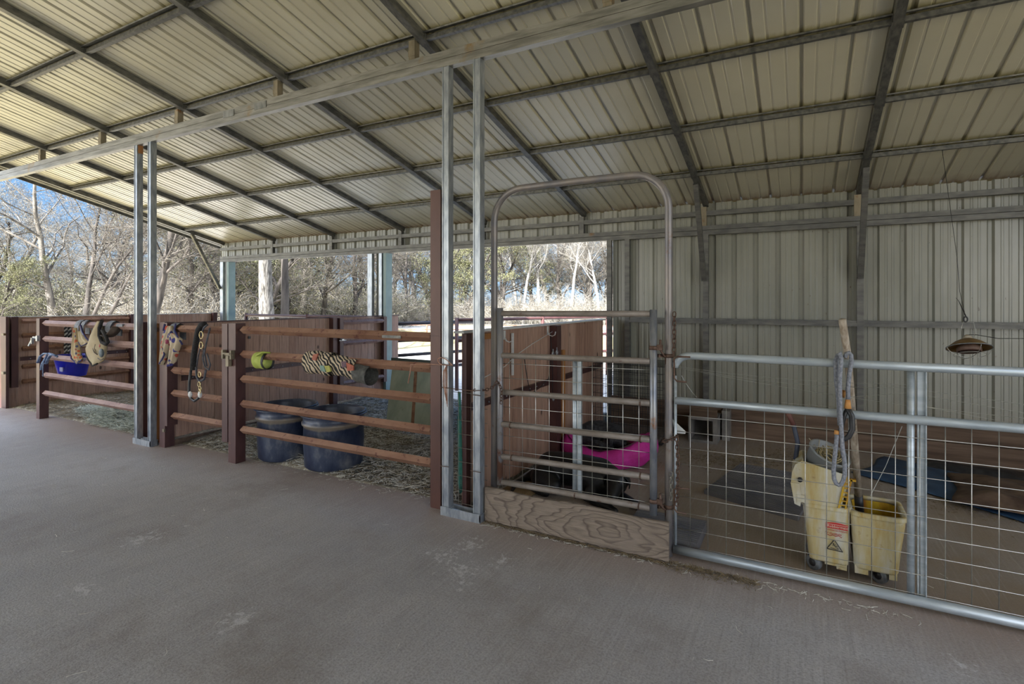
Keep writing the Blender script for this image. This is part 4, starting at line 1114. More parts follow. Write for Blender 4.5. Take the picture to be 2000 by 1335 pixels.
# ================================================================== MOP, ROPE, MOP BUCKET
def buckmat(inner=False):
    m, nt, b = newmat('grimy_yellow_plastic_inner' if inner else 'grimy_yellow_plastic')
    v = coords(nt, (7, 7, 1.2)); n = noise(nt, v, 2.2, 6, 0.6); n2 = noise(nt, coords(nt), 7, 5, 0.65)
    if inner: col = ramp(nt, n, [(0.35, (0.30, 0.11, 0.01)), (0.6, (0.55, 0.36, 0.02))])
    else:
        col = ramp(nt, n, [(0.34, (0.40, 0.27, 0.07)), (0.48, (0.46, 0.39, 0.21)), (0.62, (0.50, 0.48, 0.40))])
        col = mixc(nt, ramp(nt, n2, [(0.50, 0.0), (0.72, 0.6)]), col, (0.42, 0.33, 0.16))
    col = mixc(nt, ramp(nt, noise(nt, coords(nt), 16, 5, 0.7), [(0.62, 0.0), (0.74, 0.75)]), col, (0.22, 0.11, 0.03))
    nt.links.new(col, b.inputs['Base Color']); b.inputs['Roughness'].default_value = 0.45; return m
YEL = buckmat(); YIN = buckmat(True)
YB = 3.50                                   # front face of the bucket
t = thing('mop_bucket', 'grimy yellow wheeled mop bucket with press wringer behind the wide gate', 'mop bucket', (0.24, 3.78, 0))
def rrect(x0, x1, y0, y1, r, z, n=6):
    pts = []
    for cx, cy, a0 in ((x1 - r, y0 + r, -PI / 2), (x1 - r, y1 - r, 0), (x0 + r, y1 - r, PI / 2), (x0 + r, y0 + r, PI)):
        for k in range(n + 1):
            a = a0 + PI / 2 * k / n; pts.append((cx + r * math.cos(a), cy + r * math.sin(a), z))
    return pts
def loft(m, rings, close_bottom=True, close_top=False, mi=0):
    n = len(rings[0]); vs_ = [p for r_ in rings for p in r_]
    fs = [(i * n + k, i * n + (k + 1) % n, (i + 1) * n + (k + 1) % n, (i + 1) * n + k) for i in range(len(rings) - 1) for k in range(n)]
    if close_bottom: fs.append(tuple(reversed(range(n))))
    if close_top: fs.append(tuple((len(rings) - 1) * n + k for k in range(n)))
    m.add(vs_, fs, True, mi)
def tank(m, x0, x1, zt, yb=0.30, mi=0, li=1.0, ri=1.0):
    R = []
    for z, i in ((0.075, 0.034), (0.085, 0.028), (0.20, 0.018), (zt - 0.03, 0.0), (zt, 0.0)):
        R.append(rrect(x0 + i * li, x1 - i * ri, YB + i * 0.4, YB + yb - i, 0.032, z))
    for z, i in ((zt, 0.008), (0.20, 0.02), (0.10, 0.032)):
        R.append(rrect(x0 + i, x1 - i, YB + i, YB + yb - i, 0.03, z))
    loft(m, R)
    # floor of the tank
    m.add(rrect(x0 + 0.032, x1 - 0.032, YB + 0.032, YB + yb - 0.032, 0.03, 0.10), [tuple(range(28))])
m = MB(); tank(m, 0.010, 0.240, 0.385, 0.30, 0, 1.0, 0.15); m.build('dirty_water_tank', YEL, t)
m = MB(); tank(m, 0.242, 0.492, 0.375, 0.32, 0, 0.6, 1.0); m.build('clean_water_tank', YEL, t)
# rims
m = MB()
zr = 0.308
for x0_, x1_, yb, zr in ((-0.002, 0.250, 0.305, 0.388), (0.234, 0.506, 0.328, 0.378)):
    R = [rrect(x0_, x1_, YB - 0.010, YB + yb, 0.06, zr - 0.010), rrect(x0_, x1_, YB - 0.010, YB + yb, 0.06, zr + 0.012), rrect(x0_ + 0.02, x1_ - 0.02, YB + 0.010, YB + yb - 0.02, 0.05, zr + 0.012), rrect(x0_ + 0.02, x1_ - 0.02, YB + 0.010, YB + yb - 0.02, 0.05, zr - 0.010)]
    loft(m, R + [R[0]], False)
m.build('rim', YEL, t)
m = MB()
R = [rrect(0.262, 0.478, YB + 0.017, YB + 0.298, 0.05, 0.37), rrect(0.272, 0.466, YB + 0.03, YB + 0.286, 0.05, 0.115)]
loft(m, R, False); m.add(R[1], [tuple(range(28))]); m.build('stained_lining', YIN, t)
m = MB()
m.bx(0.118, 0.225, YB + 0.020, YB + 0.05, 0.060, 0.09); m.bx(0.175, 0.225, YB + 0.020, YB + 0.05, 0.045, 0.062); m.build('skirt', YEL, t)
m = MB(); m.bx(0.262, 0.325, YB + 0.020, YB + 0.05, 0.045, 0.09); m.build('skirt', YEL, t)
m = MB(); m.bx(0.42, 0.455, YB + 0.020, YB + 0.05, 0.045, 0.09); m.build('skirt', YEL, t)
for cx, cy in ((0.066, YB + 0.06), (0.380, YB + 0.06), (0.066, YB + 0.25), (0.42, YB + 0.25)):
    m = MB(); m.tube([(cx - 0.009, cy - 0.010, 0.044), (cx + 0.009, cy + 0.010, 0.044)], 0.043, 20); w_ = m.build('wheel', simple('grey_wheel_rubber', (0.10, 0.11, 0.12), (0.24, 0.25, 0.26), 30, 0.6), t)
    w_m = MB(); w_m.tube([(cx - 0.0115, cy - 0.0125, 0.044), (cx + 0.0115, cy + 0.0125, 0.044)], 0.022, 14); w_m.build('hub', M['black'], w_)
    m = MB(); m.beam((cx + 0.014, cy - 0.016, 0.045), (cx + 0.014, cy - 0.016, 0.10), 0.022, 0.005); m.beam((cx - 0.014, cy + 0.016, 0.045), (cx - 0.014, cy + 0.016, 0.10), 0.022, 0.005); m.bx(cx - 0.032, cx + 0.032, cy - 0.032, cy + 0.032, 0.088, 0.10)
    m.build('caster_fork', M['black'], t)
# wringer: leaning curved box on the left end
WX = lambda x, z: (x, z)
side = [(-0.040, 0.43), (-0.052, 0.50), (-0.046, 0.565), (-0.030, 0.61), (0.004, 0.635), (0.222, 0.585), (0.232, 0.555), (0.196, 0.402), (0.02, 0.395), (-0.022, 0.405)]
m = MB()
y0, y1 = YB - 0.004, YB + 0.26; th = 0.012
def plate(m, poly, ya, yb): m.prism([(a, ya, b) for a, b in poly], (0, yb - ya, 0))
plate(m, side, y0, y0 + th); plate(m, side, y1 - th, y1)
ins = lambda p: (p[0] + (0.10 - p[0]) * 0.09, p[1] + (0.50 - p[1]) * 0.09)
idx = (8, 9, 0, 1, 2, 3, 4)
for i_, j_ in zip(idx[:-1], idx[1:]):
    a, b_ = side[i_], side[j_]; c_, d_ = ins(b_), ins(a)
    m.prism([(p_[0], y0 + th, p_[1]) for p_ in (a, b_, c_, d_)], (0, y1 - y0 - 2 * th, 0))
m.prism([(a, y0 + th, b_) for a, b_ in ((0.222, 0.585), (0.232, 0.555), (0.196, 0.402), (0.184, 0.402), (0.214, 0.58))], (0, y1 - y0 - 2 * th, 0))
w_ = m.build('wringer', YEL, t)
m = MB()
for k in range(6):
    f = k / 6; x = 0.206 + 0.028 * f; z = 0.415 + 0.145 * f
    m.bx(x - 0.018, x + 0.012, y0 - 0.0085, y0, z, z + 0.006)
m.prism([(0.180, y0 - 0.010, 0.40), (0.189, y0 - 0.010, 0.40), (0.224, y0 - 0.010, 0.578), (0.214, y0 - 0.010, 0.578)], (0, 0.01, 0))
m.prism([(0.212, y0 - 0.010, 0.40), (0.219, y0 - 0.010, 0.40), (0.249, y0 - 0.010, 0.572), (0.241, y0 - 0.010, 0.572)], (0, 0.01, 0))
m.bx(0.232, 0.266, y0 - 0.010, y0 + 0.02, 0.558, 0.568)
m.build('gear_rack', YIN, w_)
m = MB(); m.bx(-0.022, 0.024, YB - 0.016, YB - 0.004, 0.402, 0.442); m.prism([(-0.040, YB - 0.012, 0.42), (-0.034, YB - 0.012, 0.385), (-0.004, YB - 0.012, 0.375), (0.002, YB - 0.012, 0.42), (-0.008, YB - 0.012, 0.505), (-0.054, YB - 0.012, 0.505)], (0, 0.008, 0)); m.build('bracket', YEL, w_)
m = MB(); m.tube([(-0.006, YB - 0.003, 0.528), (-0.006, YB - 0.022, 0.528)], 0.013, 12); m.build('pivot_knob', M['black'], w_)
# wringer handle
m = MB(); hp = [(-0.03, YB + 0.14, 0.60), (-0.018, YB + 0.15, 0.70), (-0.040, YB + 0.17, 0.80), (-0.085, YB + 0.18, 0.90)]
m.tube(hp, 0.013, 8); h_ = m.build('handle', simple('blue_grey_handle', (0.035, 0.045, 0.075), (0.07, 0.08, 0.11), 9, 0.5), t)
m = MB(); m.tube([hp[2] , hp[3]], 0.015, 8); m.build('grip', simple('dull_red_grip', (0.13, 0.05, 0.04), (0.2, 0.09, 0.07), 9, 0.6), h_)
# printed marks on the front face
RED = simple('red_print', (0.45, 0.02, 0.02)); INK = simple('black_print', (0.02, 0.02, 0.022)); PALE = simple('pale_print', (0.60, 0.52, 0.40))
yf = YB + 0.0035
m = MB(); yb_ = YB - 0.0005
arc = [(0.122 + 0.108 * k / 12, 0.304 + 0.007 * math.sin(PI * k / 12)) for k in range(13)]
m.prism([(0.122, yb_, 0.276)] + [(0.230, yb_, 0.276)] + [(a, yb_, b_) for a, b_ in reversed(arc)], (0, 0.0012, 0)); m.build('brand_band', RED, t)
m = MB(); m.bx(0.124, 0.232, yb_ - 0.0010, yb_ + 0.001, 0.2985, 0.3005); m.build('band_line', PALE, t)
def text(s, x, z, size, mat, y, parent, name, w=None):
    cu = bpy.data.curves.new(name, 'FONT'); cu.body = s; cu.size = size; cu.extrude = 0.0004
    cu.align_x = 'LEFT'; cu.align_y = 'BOTTOM'
    o = bpy.data.objects.new(name + '_tmp', cu); C.objects.link(o)
    bpy.context.view_layer.update()
    me = bpy.data.meshes.new_from_object(o.evaluated_get(bpy.context.evaluated_depsgraph_get()))
    bpy.data.objects.remove(o, do_unlink=True)
    xs = [v.co.x for v in me.vertices]; sc = (w / (max(xs) - min(xs))) if w else 1
    org = worg(parent)
    for v in me.vertices:
        a, b_, c_ = v.co; v.co = (x + a * sc - org.x, y - c_ - org.y, z + b_ - org.z)
    me.materials.clear(); me.materials.append(mat)
    oo = bpy.data.objects.new(name, me); C.objects.link(oo); oo.parent = parent; return oo
text('Rubbermaid', 0.128, 0.2785, 0.020, PALE, yb_ - 0.0010, t, 'lettering', 0.100)
text('Commercial Products', 0.122, 0.260, 0.0135, RED, yb_, t, 'lettering', 0.104)
text('WaveBrake', 0.138, 0.240, 0.015, RED, yb_, t, 'lettering', 0.060)
m = MB(); m.tube([(0.122 + 0.078 * k / 20, yb_, 0.237 + 0.003 * math.sin(k * 0.9)) for k in range(21)], 0.0015, 4); m.tube([(0.122, yb_, 0.253), (0.128, yb_, 0.248), (0.134, yb_, 0.253)], 0.0015, 4); m.build('wave_mark', RED, t)
m = MB(); TRI = [(0.127, 0.158), (0.203, 0.154), (0.164, 0.214)]
for a, b_ in zip(TRI, TRI[1:] + TRI[:1]): m.tube([(a[0], yb_ + 0.001, a[1]), (b_[0], yb_ + 0.001, b_[1])], 0.0022, 6)
for q in TRI: m.ball((q[0], yb_ + 0.001, q[1]), 0.0022, 6)
m.ball((0.159, yb_ + 0.001, 0.191), 0.0035, 8)
for pth in ([(0.160, 0.188), (0.167, 0.177), (0.177, 0.169)], [(0.167, 0.177), (0.175, 0.180), (0.181, 0.176)], [(0.163, 0.184), (0.155, 0.181)], [(0.163, 0.184), (0.171, 0.186)], [(0.177, 0.169), (0.185, 0.167)], [(0.145, 0.166), (0.171, 0.163), (0.183, 0.162)]):
    m.tube([(a, yb_ + 0.001, b_) for a, b_ in pth], 0.0016, 5)
m.build('slip_warning_mark', INK, t)

# clear basket with straw-coloured coil sitting in the wringer
t = thing('plastic_basket', 'cloudy plastic tub of coiled twine tipped into the mop wringer', 'basket', (0.10, 3.66, 0.52))
CL, nt, b = newmat('cloudy_plastic'); b.inputs['Base Color'].default_value = (0.42, 0.44, 0.44, 1); b.inputs['Roughness'].default_value = 0.3; b.inputs['Transmission Weight'].default_value = 0.35; b.inputs['Alpha'].default_value = 0.75
ax = Vector((0.35, -0.25, 0.80)).normalized()
m = MB(); m.lathe([(0, 0), (0.075, 0), (0.082, 0.01), (0.105, 0.19), (0.113, 0.192), (0.113, 0.2), (0.101, 0.2), (0.078, 0.015), (0, 0.01)], (0.070, 3.645, 0.505), 28, 0, ax); m.build('body', CL, t)
rnd = random.Random(3); m = MB(); q = ax.to_track_quat('Z', 'Y'); c = Vector((0.070, 3.645, 0.505)) + ax * 0.17
for k in range(16):
    r_ = rnd.uniform(0.03, 0.085); ph = rnd.uniform(0, 6.28); h_ = rnd.uniform(-0.03, 0.03)
    m.tube([c + q @ Vector((r_ * math.cos(ph + a * 0.9), r_ * 0.9 * math.sin(ph + a * 0.9), h_ + 0.02 * math.sin(a * 2 + ph))) for a in [j * 0.5 for j in range(11)]], 0.0035, 5)
m.build('twine_coil', simple('straw_twine', (0.26, 0.20, 0.09), (0.40, 0.33, 0.18), 40, 0.9), t)
m = MB(); m.tube([atY(1580, 855, 3.66), atY(1600, 880, 3.64), atY(1640, 915, 3.60), atY(1655, 925, 3.58)], 0.0028, 5); m.tube([atY(1601, 858, 3.66), atY(1597, 880, 3.64)], 0.0028, 5); m.build('loose_stalk', simple('pale_stalk', (0.45, 0.40, 0.28)), t)

# mop standing in the bucket
t = thing('mop', 'long wooden mop handle standing in the yellow bucket', 'mop', (0.30, 3.70, 0.2))
pb = Vector((0.297, 3.70, 0.36)); pm = Vector((0.222, 3.378, 1.24)); d = (pm - pb).normalized()
top = atY(1645, 624, 3.30)
m = MB(); m.tube([pb + d * 0.06, pb + (pm - pb) * 0.5, pm, top], [0.0185, 0.0185, 0.018, 0.0185], 12)
m.build('handle', simple('worn_mop_handle', (0.22, 0.17, 0.12), (0.42, 0.36, 0.29), 14, 0.75, 0, (4, 4, 1), 0.2, ((0.16, 0.10, 0.07), 9, 0.58)), t)
m = MB(); m.tube([pb - d * 0.05, pb + d * 0.075], 0.0225, 12); m.build('clamp', M['black'], t)
rnd = random.Random(6); m = MB()
for k in range(22):
    a = rnd.uniform(0, 6.28); rr = rnd.uniform(0.02, 0.07)
    m.tube([pb - d * 0.03, pb + Vector((rr * 0.6 * math.cos(a), rr * 0.6 * math.sin(a), -0.08)), pb + Vector((rr * math.cos(a), rr * math.sin(a), -0.18))], 0.006, 5)
m.build('yarn', simple('dirty_mop_yarn', (0.20, 0.17, 0.12), (0.32, 0.28, 0.2), 20, 0.95), t)

# looped grey cable with orange sleeves over the mop handle
t = thing('tie_rope', 'grey braided tie rope with orange sleeves looped on the mop handle', 'rope', (0.2, 3.28, 0.6))
GB = simple('grey_braid', (0.13, 0.14, 0.17), (0.27, 0.28, 0.31), 90, 0.7, 0, (1, 1, 1), 0.4)
yr = 3.285
m = MB()
m.tube(px_line([(1657, 784), (1656, 760), (1659, 730), (1663, 705), (1662, 693), (1658, 688), (1653, 690), (1650, 698)], yr), 0.0105, 8)
m.tube(px_line([(1636, 694), (1640, 688), (1643, 700), (1640, 740), (1641, 800), (1645, 870), (1650, 905), (1650, 925), (1647, 938), (1643, 945), (1638, 947), (1633, 944), (1629, 935), (1628, 918), (1630, 895), (1633, 868), (1635, 848)], yr - 0.02), 0.0105, 8)
m.tube(px_line([(1636, 694), (1632, 705), (1633, 740), (1638, 780), (1640, 830)], yr + 0.008), 0.0105, 8)
m.build('braid', GB, t)
m = MB(); m.tube(px_line([(1655, 798), (1649, 812), (1644, 832), (1640, 845)], yr - 0.005), 0.0105, 8); m.tube(px_line([(1655, 796), (1664, 812), (1665, 838), (1658, 852), (1650, 857), (1644, 853)], yr - 0.01), 0.0135, 8); m.build('rubber_loop', M['black'], t)
OR = simple('orange_sleeve', (0.40, 0.17, 0.04), (0.55, 0.27, 0.08), 30, 0.7)
m = MB(); m.tube(px_line([(1656, 780), (1655.5, 797)], yr - 0.008), [0.011, 0.017], 10); m.tube(px_line([(1635, 840), (1634, 848)], yr - 0.012), 0.013, 8); m.tube(px_line([(1649, 762), (1645, 775)], yr + 0.03), 0.012, 8); m.build('sleeve', OR, t)

# ================================================================== HEAT LAMP
t = thing('heat_lamp', 'hanging heat lamp with rusty domed shade and wire guard', 'lamp', (1.16, 5.4, 1.2))
lc = Vector((1.158, 5.4, 1.185))
m = MB()
m.lathe([(0.143, 0.0), (0.140, 0.004), (0.120, 0.020), (0.085, 0.050), (0.050, 0.068), (0.030, 0.076), (0.029, 0.074), (0.048, 0.064), (0.083, 0.046), (0.118, 0.016), (0.138, 0.0), (0.143, 0.0)], lc, 40)
tilt(m, lc, (1, 0.1, 0), -0.34); m.build('lamp_shade', simple('rusty_ochre_enamel', (0.16, 0.085, 0.025), (0.30, 0.18, 0.06), 12, 0.4, 0.4, (1, 1, 1), 0.1), t)
m = MB(); m.lathe([(0.146, -0.002), (0.146, 0.004), (0.141, 0.004), (0.141, -0.002), (0.146, -0.002)], lc, 40); tilt(m, lc, (1, 0.1, 0), -0.34); m.build('rim', M['galv_post'], t)
m = MB(); m.lathe([(0, 0.074), (0.030, 0.074), (0.030, 0.092), (0.020, 0.10), (0.012, 0.108), (0, 0.108)], lc, 20); tilt(m, lc, (1, 0.1, 0), -0.34); m.build('socket', simple('cream_socket', (0.38, 0.33, 0.25)), t)
m = MB(); m.lathe([(0.030, 0.06), (0.06, 0.02), (0.078, 0.0), (0.078, -0.028), (0.070, -0.030)], lc, 28); tilt(m, lc, (1, 0.1, 0), -0.34); m.build('inner_baffle', simple('brown_baffle', (0.12, 0.07, 0.05), (0.18, 0.11, 0.08), 20, 0.6), t)
m = MB(); m.lathe([(0, -0.026), (0.05, -0.028), (0.070, -0.022), (0.06, 0.01), (0.03, 0.04), (0, 0.05)], lc, 24); tilt(m, lc, (1, 0.1, 0), -0.34); m.build('bulb', simple('dark_red_bulb', (0.035, 0.012, 0.012), None, 8, 0.2), t)
m = MB()
for a in (0.3, 0.3 + PI / 2):
    m.tube([lc + Vector((0.15 * math.cos(a) * math.cos(b_), 0.15 * math.sin(a) * math.cos(b_), -0.002 - 0.075 * math.sin(b_))) for b_ in [PI * k / 14 for k in range(15)]], 0.0018, 5)
m.tube([lc + Vector((0.10 * math.cos(a), 0.10 * math.sin(a), -0.055)) for a in [2 * PI * k / 24 for k in range(24)]], 0.0016, 5, True, True)
tilt(m, lc, (1, 0.1, 0), -0.34); m.build('wire_guard', M['wire'], t)
m = MB(); m.tube([lc + Vector((-0.035, 0, 0.085)), lc + Vector((-0.045, 0, 0.16)), lc + Vector((-0.035, 0, 0.205)), lc + Vector((0.03, 0, 0.20)), lc + Vector((0.038, 0, 0.15)), lc + Vector((0.032, 0, 0.085))], 0.0016, 5); m.build('bail', M['wire'], t)
hk = lc + Vector((-0.02, 0, 0.225)); up = Vector((1.078, 5.87, 2.87))
m = MB(); m.tube([hk + Vector((0.012 * math.cos(a) , 0, 0.02 * math.sin(a))) for a in [2 * PI * k / 12 for k in range(12)]], 0.0055, 6, True, True); m.build('snap_hook', M['black'], t)
m = MB(); m.tube([hk + Vector((0, 0, 0.02)), hk + Vector((-0.03, 0.03, 0.22)), hk + (up - hk) * 0.35, hk + (up - hk) * 0.7, up], 0.0018, 5); m.tube([hk + Vector((0, 0, 0.02)), hk + Vector((-0.045, 0.0, 0.15)), hk + Vector((-0.06, 0, 0.17)), hk + Vector((-0.04, 0.0, 0.14)), hk + Vector((0.006, 0, 0.02))], 0.0018, 5); m.build('hanging_wire', M['blackwire'], t)
m = MB(); m.tube([lc + Vector((0, 0, 0.105)), lc + Vector((0.07, 0.1, 0.10)), lc + Vector((0.25, 0.3, 0.065)), lc + Vector((0.55, 0.7, 0.05)), (2.04, 6.59, 1.22)], 0.003, 6); m.build('power_cord', M['black'], t)

# ================================================================== THINGS IN THE PEN
MAT = simple('ribbed_grey_mat', (0.10, 0.10, 0.115), (0.15, 0.145, 0.15), 4, 0.55, 0, (1, 1, 1), 0.1)
def ribbed(p, h, label, name='ribbed_mat', nr=26):
    t = thing(name, label, 'mat', (p[0] + p[2]) / 2)
    m = MB(); m.prism([(a.x, a.y, 0.001) for a in p], (0, 0, h)); m.build('base', MAT, t)
    m = MB()
    for k in range(nr):
        f = (k + 0.5) / nr; a = p[0].lerp(p[3], f); b_ = p[1].lerp(p[2], f)
        m.beam((a.x, a.y, h + 0.003), (b_.x, b_.y, h + 0.003), 0.012, 0.006)
    m.build('ribs', MAT, t); return t
ribbed([Vector((-0.69, 4.53, 0)), Vector((-0.02, 4.28, 0)), Vector((0.16, 5.35, 0)), Vector((-0.50, 5.45, 0))], 0.028, 'grey ribbed mat lying behind the yellow mop bucket')
ribbed([Vector((-1.02, 3.40, 0)), Vector((-0.56, 3.40, 0)), Vector((-0.56, 3.80, 0)), Vector((-1.02, 3.80, 0))], 0.07, 'blue-grey ribbed step just inside the mesh gate', 'ribbed_step', 14)

# box by the back wall
t = thing('wooden_box', 'open-fronted grey wooden box against the back wall base', 'box', (-0.95, 6.4, 0))
BXM = simple('grey_weathered_box', (0.13, 0.12, 0.11), (0.22, 0.20, 0.18), 6, 0.8)
m = MB()
m.bx(-1.10, -0.80, 6.15, 6.50, 0.0, 0.03); m.bx(-1.10, -0.80, 6.15, 6.50, 0.25, 0.28); m.bx(-1.10, -1.075, 6.15, 6.50, 0.03, 0.25); m.bx(-0.845, -0.80, 6.15, 6.50, 0.03, 0.25); m.bx(-1.10, -0.80, 6.48, 6.50, 0.03, 0.25); m.build('carcass', BXM, t)
m = MB(); m.prism([(-1.10, 6.15, 0.28), (-0.80, 6.15, 0.28), (-0.82, 6.3, 0.34), (-1.08, 6.3, 0.34)], (0, 0.02, 0)); m.build('flap', M['oldwood'], t)
tag(B1(-0.78, -0.70, 6.38, 6.54, 0, 0.33, 'wood_block', BXM), 'grey wood block upright beside the open-fronted box', 'block')

# dog crate
t = thing('dog_crate', 'black wire dog crate in the back corner of the pen', 'crate', (-1.7, 6.05, 0))
cx0, cx1, cy0, cy1, cz = -2.08, -1.30, 5.78, 6.45, 0.85
m = MB()
for z in [0.03 + 0.082 * k for k in range(11)]:
    m.tube([(cx0, cy0, z), (cx1, cy0, z), (cx1, cy1, z), (cx0, cy1, z)], 0.0022, 4, True, True)
for k in range(27):
    x = cx0 + (cx1 - cx0) * k / 26
    m.tube([(x, cy0, 0.03), (x, cy0, cz), (x, cy1, cz), (x, cy1, 0.03)], 0.0018, 4)
for k in range(20):
    y = cy0 + (cy1 - cy0) * k / 19
    m.tube([(cx0, y, 0.03), (cx0, y, cz), (cx1, y, cz), (cx1, y, 0.03)], 0.0018, 4)
m.build('wire_cage', M['blackwire'], t)
m = MB(); m.bx(cx0 + 0.01, cx1 - 0.01, cy0 + 0.01, cy1 - 0.01, 0.012, 0.03); m.build('tray', M['black'], t)
m = MB(); m.tube([(cx0 + 0.2, cy0 - 0.006, 0.1), (cx0 + 0.62, cy0 - 0.006, 0.1), (cx0 + 0.62, cy0 - 0.006, 0.75), (cx0 + 0.2, cy0 - 0.006, 0.75)], 0.004, 5, True, True); m.build('door_frame', M['blackwire'], t)
m = MB(); m.bx(cx0 + 0.05, cx1 - 0.05, cy0 + 0.05, cy1 - 0.05, 0.03, 0.07); m.build('pad', simple('brown_crate_pad', (0.07, 0.05, 0.035), (0.11, 0.08, 0.06), 9, 0.9), t)
tag(B1(-2.1, -1.6, 5.50, 5.74, 0.0, 0.035, 'scrap_board', M['oldwood']), 'flat brown scrap board lying before the dog crate', 'board')

# pink dog bed
PINK = simple('hot_pink_fabric', (0.42, 0.012, 0.20), (0.55, 0.03, 0.30), 9, 0.75, 0, (1, 1, 1), 0.2)
BEDIN = simple('worn_brown_plush', (0.075, 0.045, 0.04), (0.14, 0.09, 0.08), 26, 0.95, 0, (1, 1, 1), 0.4)
bc = Vector((-1.68, 5.12, 0))
t = thing('dog_bed', 'hot pink dog bed with worn brown plush inside', 'dog bed', bc)
m = MB()
def bed(u, v):
    a = 2 * PI * u; b_ = 2 * PI * v
    lift = 0.06 + 0.10 * max(0, math.cos(a)) ** 2 + 0.06 * max(0, -math.cos(a)) ** 2
    rr = 0.075 + 0.008 * math.sin(a * 9)
    R = 0.40 + rr * math.cos(b_); Ry = 0.33 + rr * math.cos(b_)
    return bc + Vector((R * math.cos(a), Ry * math.sin(a), max(0.004, lift + (rr + lift * 0.3) * math.sin(b_))))
m.grid(bed, 64, 16); m.build('bolster', PINK, t)
m = MB(); m.ball(bc + Vector((0, 0, 0.04)), (0.38, 0.31, 0.06), 24); 
def lin(u, v):
    a = 2 * PI * u; lift = 0.06 + 0.10 * max(0, math.cos(a)) ** 2 + 0.06 * max(0, -math.cos(a)) ** 2
    k = v; R = 0.30 + 0.115 * k; Ry = 0.235 + 0.11 * k
    top = lift + 0.085 + lift * 0.3 + 0.004
    return bc + Vector((R * math.cos(a), Ry * math.sin(a), 0.05 + (top - 0.05) * k ** 0.6))
m.grid(lin, 48, 6); m.build('plush_lining', BEDIN, t)

# ---------------- dogs: capsules fused into one continuous skin
def capsule_body(name, caps, mat, parent, voxel=0.009, smooth=6):
    m = MB()
    for p0, r0, p1, r1 in caps:
        p0 = Vector(p0); p1 = Vector(p1); d = p1 - p0; L = max(d.length, 1e-4); ax = d / L
        prof = []
        for k in range(7): a = -PI / 2 + PI / 2 * k / 6; prof.append((max(0.0005, r0 * math.cos(a)), r0 * math.sin(a)))
        for k in range(7): a = PI / 2 * k / 6; prof.append((max(0.0005, r1 * math.cos(a)), L + r1 * math.sin(a)))
        q = ax.to_track_quat('Z', 'Y'); n = 18; vs_ = []
        for r_, z in prof:
            for k in range(n): th = 2 * PI * k / n; vs_.append(p0 + q @ Vector((r_ * math.cos(th), r_ * math.sin(th), z)))
        fs = []
        for i in range(len(prof) - 1):
            for k in range(n): k2 = (k + 1) % n; fs.append((i * n + k, i * n + k2, (i + 1) * n + k2, (i + 1) * n + k))
        fs.append(tuple(reversed(range(n)))); fs.append(tuple((len(prof) - 1) * n + k for k in range(n)))
        m.add(vs_, fs, True)
    o = m.build(name, mat, parent)
    rm = o.modifiers.new('fuse', 'REMESH'); rm.mode = 'VOXEL'; rm.voxel_size = voxel; rm.use_smooth_shade = True
    sm = o.modifiers.new('soften', 'SMOOTH'); sm.iterations = smooth; sm.factor = 0.5
    return o
COAT = simple('glossy_black_coat', (0.003, 0.003, 0.0035), (0.007, 0.007, 0.008), 60, 0.5, 0, (1, 1, 1), 0.15)
# lab lying down, head toward the viewer at the right end
t = thing('dog', 'large black dog lying behind the mesh gate, head low facing the viewer', 'dog', (-1.6, 4.1, 0), 'black dogs in the pen')
hd = Vector((-1.215, 3.90, 0.205))
caps = [((-1.86, 4.16, 0.145), 0.135, (-1.62, 4.13, 0.165), 0.135), ((-1.62, 4.13, 0.165), 0.135, (-1.42, 4.08, 0.155), 0.150), ((-1.42, 4.08, 0.155), 0.150, (-1.35, 4.04, 0.15), 0.135),
        ((-1.35, 4.04, 0.17), 0.105, (-1.23, 3.95, 0.17), 0.080),                    # neck
        (hd + Vector((-0.012, 0.02, 0.005)), 0.076, hd + Vector((0.012, 0.02, 0.005)), 0.076),           # skull
        (hd + Vector((0, -0.02, -0.018)), 0.062, hd + Vector((0.004, -0.115, -0.075)), 0.042), (hd + Vector((0, -0.03, -0.06)), 0.040, hd + Vector((0.004, -0.105, -0.105)), 0.030),   # muzzle, jaw
        (hd + Vector((0.004, -0.135, -0.068)), 0.019, hd + Vector((0.004, -0.140, -0.066)), 0.018),
        ((-1.88, 4.02, 0.10), 0.105, (-1.74, 3.93, 0.075), 0.062), ((-1.74, 3.93, 0.065), 0.050, (-1.92, 3.90, 0.040), 0.036), ((-1.92, 3.90, 0.036), 0.033, (-1.78, 3.86, 0.030), 0.028),   # near hind leg
        ((-1.92, 4.24, 0.11), 0.10, (-2.00, 4.10, 0.05), 0.045), 
        ((-1.40, 3.98, 0.11), 0.072, (-1.46, 3.92, 0.045), 0.042), ((-1.46, 3.92, 0.042), 0.038, (-1.24, 3.80, 0.034), 0.029), ((-1.24, 3.80, 0.032), 0.030, (-1.19, 3.78, 0.026), 0.025),   # near foreleg
        ((-1.32, 4.10, 0.10), 0.068, (-1.25, 4.08, 0.045), 0.040), ((-1.25, 4.08, 0.042), 0.037, (-1.04, 3.92, 0.032), 0.029), ((-1.04, 3.92, 0.030), 0.029, (-0.99, 3.89, 0.026), 0.024),   # far foreleg
        ((-1.95, 4.18, 0.12), 0.050, (-2.06, 4.10, 0.045), 0.034), ((-2.06, 4.10, 0.042), 0.032, (-2.10, 3.95, 0.030), 0.024), ((-2.10, 3.95, 0.028), 0.024, (-2.04, 3.76, 0.020), 0.016)]
capsule_body('body', caps, COAT, t)
